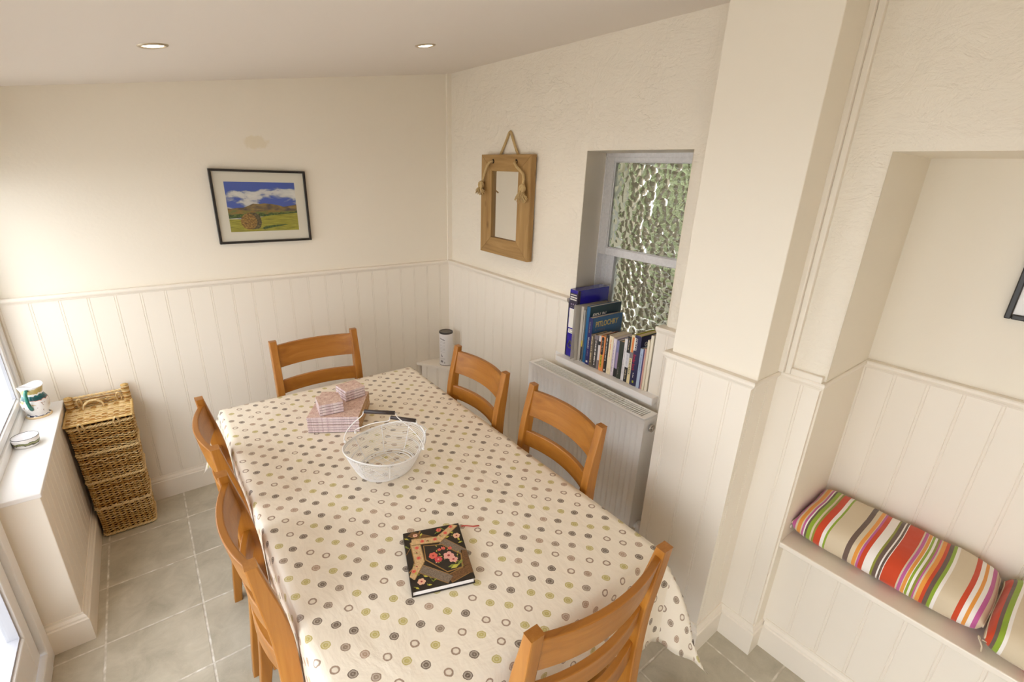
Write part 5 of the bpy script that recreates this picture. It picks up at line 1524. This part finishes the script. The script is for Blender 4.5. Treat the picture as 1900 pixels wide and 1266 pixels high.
def dashes(cv, b, z0, z1, mname, c0=.3, c1=.7, seed=1, name='spine_print'):
    key, yl, yr, h, d, xs = b[:6]; w = yl-yr; r = random.Random(seed); mb = MB(); z = z1
    while z > z0+.003:
        l = r.uniform(.0015, .0035); a = r.uniform(0, .12)
        mb.box((xs-.0006, yl-w*(c1-a), SZ+z-l), (xs+.001, yl-w*(c0+a*r.random()), SZ+z)); z -= l + r.choice((.0010, .0010, .0010, .004))
    mb.build(name, mname, cv)
BD = {b[0]: b for b in BOOKS}; BO = {}
for b in BOOKS: BO[b[0]] = make_book(*b)
mat('cover_deep_teal', (22, 52, 66), 0.35); mat('cover_mid_blue', (60, 104, 150), 0.35); mat('gold_lettering', (214, 192, 120), 0.5); mat('spine_grey_blue', (130, 120, 124), 0.5)
mat('spine_dark', (40, 38, 40), 0.5); mat('spine_lime', (176, 180, 50), 0.5); mat('spine_yellow', (226, 206, 110), 0.5); mat('lilac_print', (160, 140, 170), 0.5); mat('grey_ink', (118, 116, 128), 0.6); mat('purple_edge', (84, 58, 120), 0.5)
# FISH IN SCOTLAND
b = BD['fish']; o, cv = BO['fish']
MB().box((b[5]+.004, b[2]-.0006, SZ+.001), (b[5]+b[4]-.001, b[2]+.0004, SZ+b[3]-.001)).build('front_cover', 'cover_deep_teal', cv)
text('FISH IN', 0.034, 'print_white', (b[5]+.020, b[2]-.0008, SZ+.246), (1, 0, 0), (0, 0, 1), cv, 'cover_title', sx=.95, shear=.25, bold=.0006)
text('SCOTLAND', 0.034, 'print_white', (b[5]+.014, b[2]-.0008, SZ+.214), (1, 0, 0), (0, 0, 1), cv, 'cover_title', sx=.95, shear=.25, bold=.0006)
# PITLOCHRY A History
b = BD['pit']; o, cv = BO['pit']
MB().box((b[5]+.006, b[2]-.0006, SZ+.001), (b[5]+b[4]-.001, b[2]+.0004, SZ+b[3]-.001)).build('front_cover', 'cover_mid_blue', cv)
text('PITLOCHRY', 0.041, 'gold_lettering', (b[5]+.026, b[2]-.0008, SZ+.205), (1, 0, 0), (0, 0, 1), cv, 'cover_title', sx=.80, bold=.0012)
text('A History', 0.022, 'spine_grey_blue', (b[5]+.024, b[2]-.0008, SZ+.182), (1, 0, 0), (0, 0, 1), cv, 'cover_title', sx=.9)
spine_text(cv, 'PITLOCHRY', 0.012, 'print_white', b, .105, sx=1.0); spine_text(cv, 'A HISTORY', 0.008, 'lilac_print', b, .175, sx=.9); spine_block(cv, b, .012, .022, 'print_white', .3, .7, 'spine_emblem'); dashes(cv, b, .175, .235, 'spine_grey_blue', .35, .62, 4)
dashes(BO['b5'][1], BD['b5'], .02, .165, 'print_cream', .3, .6, 2); dashes(BO['b6'][1], BD['b6'], .015, .150, 'print_white', .3, .65, 3); spine_block(BO['b6'][1], BD['b6'], .155, .179, 'spine_grey_blue')
spine_block(BO['b7'][1], BD['b7'], .132, .152, 'spine_dark'); spine_block(BO['b7'][1], BD['b7'], .0, .05, 'spine_grey_blue')
b = BD['b8']; cv = BO['b8'][1]
key, yl, yr, h, d, xs = b[:6]; w = yl-yr; cyy = (yl+yr)/2
pts = [(xs-.0008, cyy + w*.27*cos(t), SZ+.135+sin(t)*w*.27 + (.040 if sin(t) > 0 else -.040)) for t in [2*pi*k/24 for k in range(24)]]
MB().poly(pts).build('spine_panel', 'spine_dark', cv, weld=None); spine_text(cv, '', .01, 'print_white', b, .03) if False else dashes(cv, (b[0], b[1], b[2], b[3], b[4], b[5]-.0004), .10, .165, 'print_cream', .40, .58, 8)
spine_block(cv, b, .018, .085, 'spine_lime', .28, .62); dashes(cv, (b[0], b[1], b[2], b[3], b[4], b[5]-.0004), .025, .08, 'print_black', .38, .55, 9)
dashes(BO['b9'][1], BD['b9'], .06, .185, 'print_white', .35, .65, 5); spine_block(BO['b9'][1], BD['b9'], .010, .018, 'print_white', .35, .65, 'spine_emblem')
dashes(BO['b10'][1], BD['b10'], .09, .185, 'print_orange', .4, .62, 6); dashes(BO['b10'][1], BD['b10'], .012, .03, 'print_cream', .3, .7, 7)
dashes(BO['b11'][1], BD['b11'], .02, .170, 'lilac_print', .3, .6, 12); spine_block(BO['b12'][1], BD['b12'], .0, .045, 'spine_dark'); spine_block(BO['b12'][1], BD['b12'], .045, .13, 'lilac_print', .4, 1)
dashes(BO['b13'][1], BD['b13'], .02, .06, 'spine_grey_blue', .3, .5, 14)
squiggle(BO['b14'][1], BD['b14'], .03, .17, 'grey_ink'); spine_block(BO['b15'][1], BD['b15'], .150, .232, 'spine_dark'); spine_block(BO['b15'][1], BD['b15'], .0, .075, 'spine_dark'); squiggle(BO['b15'][1], BD['b15'], .080, .146, 'grey_ink')
bb = BD['b15']; bq = (bb[0], bb[1], bb[2], bb[3], bb[4], bb[5]-.0006); dashes(BO['b15'][1], bq, .165, .222, 'print_cream', .35, .6, 21); dashes(BO['b15'][1], bq, .012, .062, 'print_cream', .35, .6, 22)
spine_text(BO['b16'][1], 'THE BIG FIB BOOK', 0.0125, 'print_black', BD['b16'], .118, sx=.78); spine_block(BO['b16'][1], BD['b16'], .16, .235, 'print_orange', .35, .85); spine_block(BO['b16'][1], BD['b16'], .13, .16, 'spine_grey_blue', .1, .9)
b = BD['b17']; cv = BO['b17'][1]
MB().box((b[5]+.001, b[2]+.0016, SZ+b[3]-.003), (b[5]+b[4], b[2]+.004, SZ+b[3]+.001)).build('lime_board_edge', 'spine_lime', cv)
MB().box((b[5]+.001, b[1]-.004, SZ+b[3]-.003), (b[5]+b[4], b[1]-.0016, SZ+b[3]+.001)).build('lime_board_edge', 'spine_lime', cv)
spine_text(cv, 'GORDON', 0.019, 'print_white', b, .014, .34, sx=.72); spine_block(cv, b, .175, .238, 'print_white', .04, .20, 'spine_print'); spine_text(cv, 'Sunday lunch', 0.020, 'print_red', b, .092, .36, sx=.78, shear=.3)
spine_block(cv, b, .014, .026, 'spine_lime', .42, .66, 'spine_emblem'); dashes(cv, b, .040, .065, 'print_white', .40, .55, 31)
text('GORDON', 0.030, 'print_white', (b[5]+.030, b[2]-.0004, SZ+b[3]-.052), (1, 0, 0), (0, 0, 1), cv, 'cover_title', sx=.80, bold=.0008)
squiggle(BO['b18'][1], BD['b18'], .085, .175, 'grey_ink', .5, .28, r=.0005); spine_block(BO['b18'][1], BD['b18'], 0, .198, 'purple_edge', .93, 1.0, 'spine_edge'); spine_block(BO['b19'][1], BD['b19'], 0, .2, 'purple_edge', 0, .25, 'spine_edge')
b = BD['b21']; cv = BO['b21'][1]
# faint drawn outline and an orange spot on its near side
y_ = b[2]-.0006; X = lambda u: b[5]+.004+u
MB().tube([(X(.012), y_, SZ+.20), (X(.012), y_, SZ+.02), (X(.035), y_, SZ+.02)], .0007, 4).build('cover_print', 'cover_deep_teal', cv, weld=None)
MB().tube([(X(.012), y_, SZ+.20), (X(.020), y_, SZ+.205), (X(.040), y_, SZ+.205)], .0007, 4).build('cover_print', 'cover_deep_teal', cv, weld=None)
MB().poly([(X(.024)+.010*cos(t), y_-.0004, SZ+.095+.020*sin(t)) for t in [2*pi*k/20 for k in range(20)]]).build('cover_print', 'print_orange', cv, weld=None)

# ------------------------------------------------------------ lever arch file
mat('binder_blue', (34, 24, 150), 0.22, 0.5, coat=0.3); mat('binder_dark', (52, 44, 66), 0.4); mat('metal_ring', (88, 86, 92), 0.35, metal=0.6); mat('binder_label', (236, 232, 224), 0.6)
bi = empty('lever_arch_file', (1.87, 1.69, SZ)); tag(bi, 'tall blue lever arch file with white spine label at the left end of the sill', 'file')
YBL, YBR, XB0, XB1, HBi = 1.721, 1.662, 1.746, 1.985, 0.374
mb = MB(); mb.box((XB0, YBR, SZ), (XB0+.0025, YBL, SZ+HBi)); mb.box((XB0, YBR, SZ), (XB1, YBR+.0022, SZ+HBi)); mb.box((XB0, YBL-.0022, SZ), (XB1, YBL, SZ+HBi)); mb.box((XB0+.0025, YBR+.002, SZ+HBi-.002), (XB1, YBL-.002, SZ+HBi-.0005))
mb.build('case', 'binder_blue', bi, 0.0008)
MB().box((XB0+.004, YBR+.004, SZ+.006), (XB1-.006, YBL-.004, SZ+HBi-.012)).build('papers', 'page_white', bi)
mb = MB(); mb.box((XB0-.0008, YBR+.002, SZ+HBi-.100), (XB0, YBL-.001, SZ+HBi-.018)); mb.box((XB0-.0008, YBR-.0006, SZ+.004), (XB0+.010, YBR+.004, SZ+HBi)); mb.box((XB0+.010, YBR-.0006, SZ+.004), (XB0+.018, YBR, SZ+HBi-.002)); mb.build('spine_panel', 'binder_dark', bi)
mb = MB(); mb.box((XB0-.0012, YBR+.010, SZ+.165), (XB0, YBL-.006, SZ+.272)); mb.box((XB0-.0012, YBR+.010, SZ+.134), (XB0, YBL-.008, SZ+.158)); lb = mb.build('spine_label', 'binder_label', bi, 0.0004)
mb = MB(); rect_frame(mb, YBR+.016, YBL-.016, SZ+.139, SZ+.153, .0014, XB0-.0018, XB0-.0012); mb.build('label_box', 'binder_dark', lb)
for k, (ww, z) in enumerate(((.040, .348), (.048, .334), (.044, .322))):
    r = random.Random(k); mb = MB(); y = YBL-.006
    while y > YBL-.006-ww: l = r.uniform(.0025, .006); mb.box((XB0-.0014, y-l, SZ+z-.0035), (XB0-.0008, y, SZ+z+.0035-(.002 if k == 0 else 0))); y -= l+.0012
    mb.build('spine_lettering', 'print_white', bi)
for y in (YBL-.012, YBL-.027, YBL-.042): mb = MB(); mb.box((XB0-.0014, y-.007, SZ+.292), (XB0-.0008, y, SZ+.300)); mb.box((XB0-.0014, y-.006, SZ+.280), (XB0-.0008, y-.001, SZ+.284)); mb.build('spine_symbol', 'lilac_print', bi)
mb = MB(); cyb, czb = (YBL+YBR)/2, SZ+.068
mb.tube([(XB0-.0016, cyb+.014*cos(t)*(1 if sin(t) < 0.3 else .62), czb+(.016*sin(t) if sin(t) < .3 else .005+.028*(sin(t)-.3)+.0)) for t in [2*pi*k/28 for k in range(28)]], .0038, 8, closed=True)
mb.build('finger_ring', 'metal_ring', bi, weld=None)
mb = MB(); mb.box((XB0-.0006, YBR+.001, SZ), (XB0+.004, YBL-.001, SZ+.003)); mb.build('foot_edging', 'metal_ring', bi)

# ------------------------------------------------------------ clear folders with papers
fo = empty('clear_plastic_folder', (1.85, 1.65, SZ)); tag(fo, 'cloudy clear plastic document folder leaning against the blue lever arch file', 'folder')
mb = MB()
def sheet(mb, ya0, ya1, yb0, yb1, x0, x1, z1, mi=0, t=.0007):
    """a leaning sheet: y at the spine edge bottom/top (ya), at the far edge bottom/top (yb)"""
    P = [(x0, ya0, SZ), (x1, yb0, SZ), (x1, yb1, SZ+z1*.985), (x0, ya1, SZ+z1)]; Q = [(x, y-t, z) for x, y, z in P]
    n = len(mb.v); mb.v += P+Q
    for f in ((0,3,2,1),(4,5,6,7),(0,1,5,4),(1,2,6,5),(2,3,7,6),(3,0,4,7)): mb.f.append(tuple(n+i for i in f)); mb.mi.append(mi); mb.sm.append(False)
sheet(mb, 1.659, 1.660, 1.659, 1.660, 1.722, 1.972, .302)
sheet(mb, 1.630, 1.652, 1.640, 1.655, 1.722, 1.972, .300)
mb.build('cover_sheet', 'cloudy_clear_plastic', fo, weld=None)
mb = MB()
for k in range(4): sheet(mb, 1.650-.004*k, 1.6575-.0012*k, 1.652-.003*k, 1.6575-.001*k, 1.746+.002*k, 1.955, .288-.002*k, 0, .0010)
mb.build('papers', 'page_white', fo, weld=None)
fo2 = empty('clear_plastic_folder', (1.85, 1.62, SZ)); tag(fo2, 'thick clear folder of papers between the leaning folder and the FISH IN SCOTLAND book', 'folder')
mb = MB(); mb.box((1.744, 1.612, SZ+.001), (1.746, 1.626, SZ+.302)); mb.box((1.744, 1.626, SZ+.001), (1.955, 1.6275, SZ+.303)); mb.box((1.744, 1.611, SZ+.001), (1.955, 1.612, SZ+.303)); mb.build('cover_sheet', 'cloudy_clear_plastic', fo2, 0.0004)
MB().box((1.748, 1.6125, SZ+.001), (1.952, 1.6255, SZ+.296)).build('papers', 'page_white', fo2, 0.001)
fm = empty('magazine', (1.85, 1.603, SZ)); tag(fm, 'thin grey magazine with dark lower cover, just left of the FISH IN SCOTLAND book', 'magazine')
mat('magazine_grey', (176, 172, 164), 0.4, var=0.25, bscale=18); mat('magazine_yellow', (196, 176, 60), 0.4)
mb = MB(); mb.box((1.746, 1.6015, SZ), (1.950, 1.6085, SZ+.285)); mb.build('pages', 'magazine_grey', fm, 0.0006)
mb = MB(); mb.box((1.7455, 1.6012, SZ+.01), (1.7462, 1.6088, SZ+.10)); mb.build('lower_print', 'spine_dark', fm); mb = MB(); mb.box((1.7452, 1.6012, SZ+.085), (1.7458, 1.6088, SZ+.12)); mb.build('lower_print', 'magazine_yellow', fm)

# ------------------------------------------------------------ tidy up
for o in list(COL.objects):
    if '_o' in o: del o['_o']
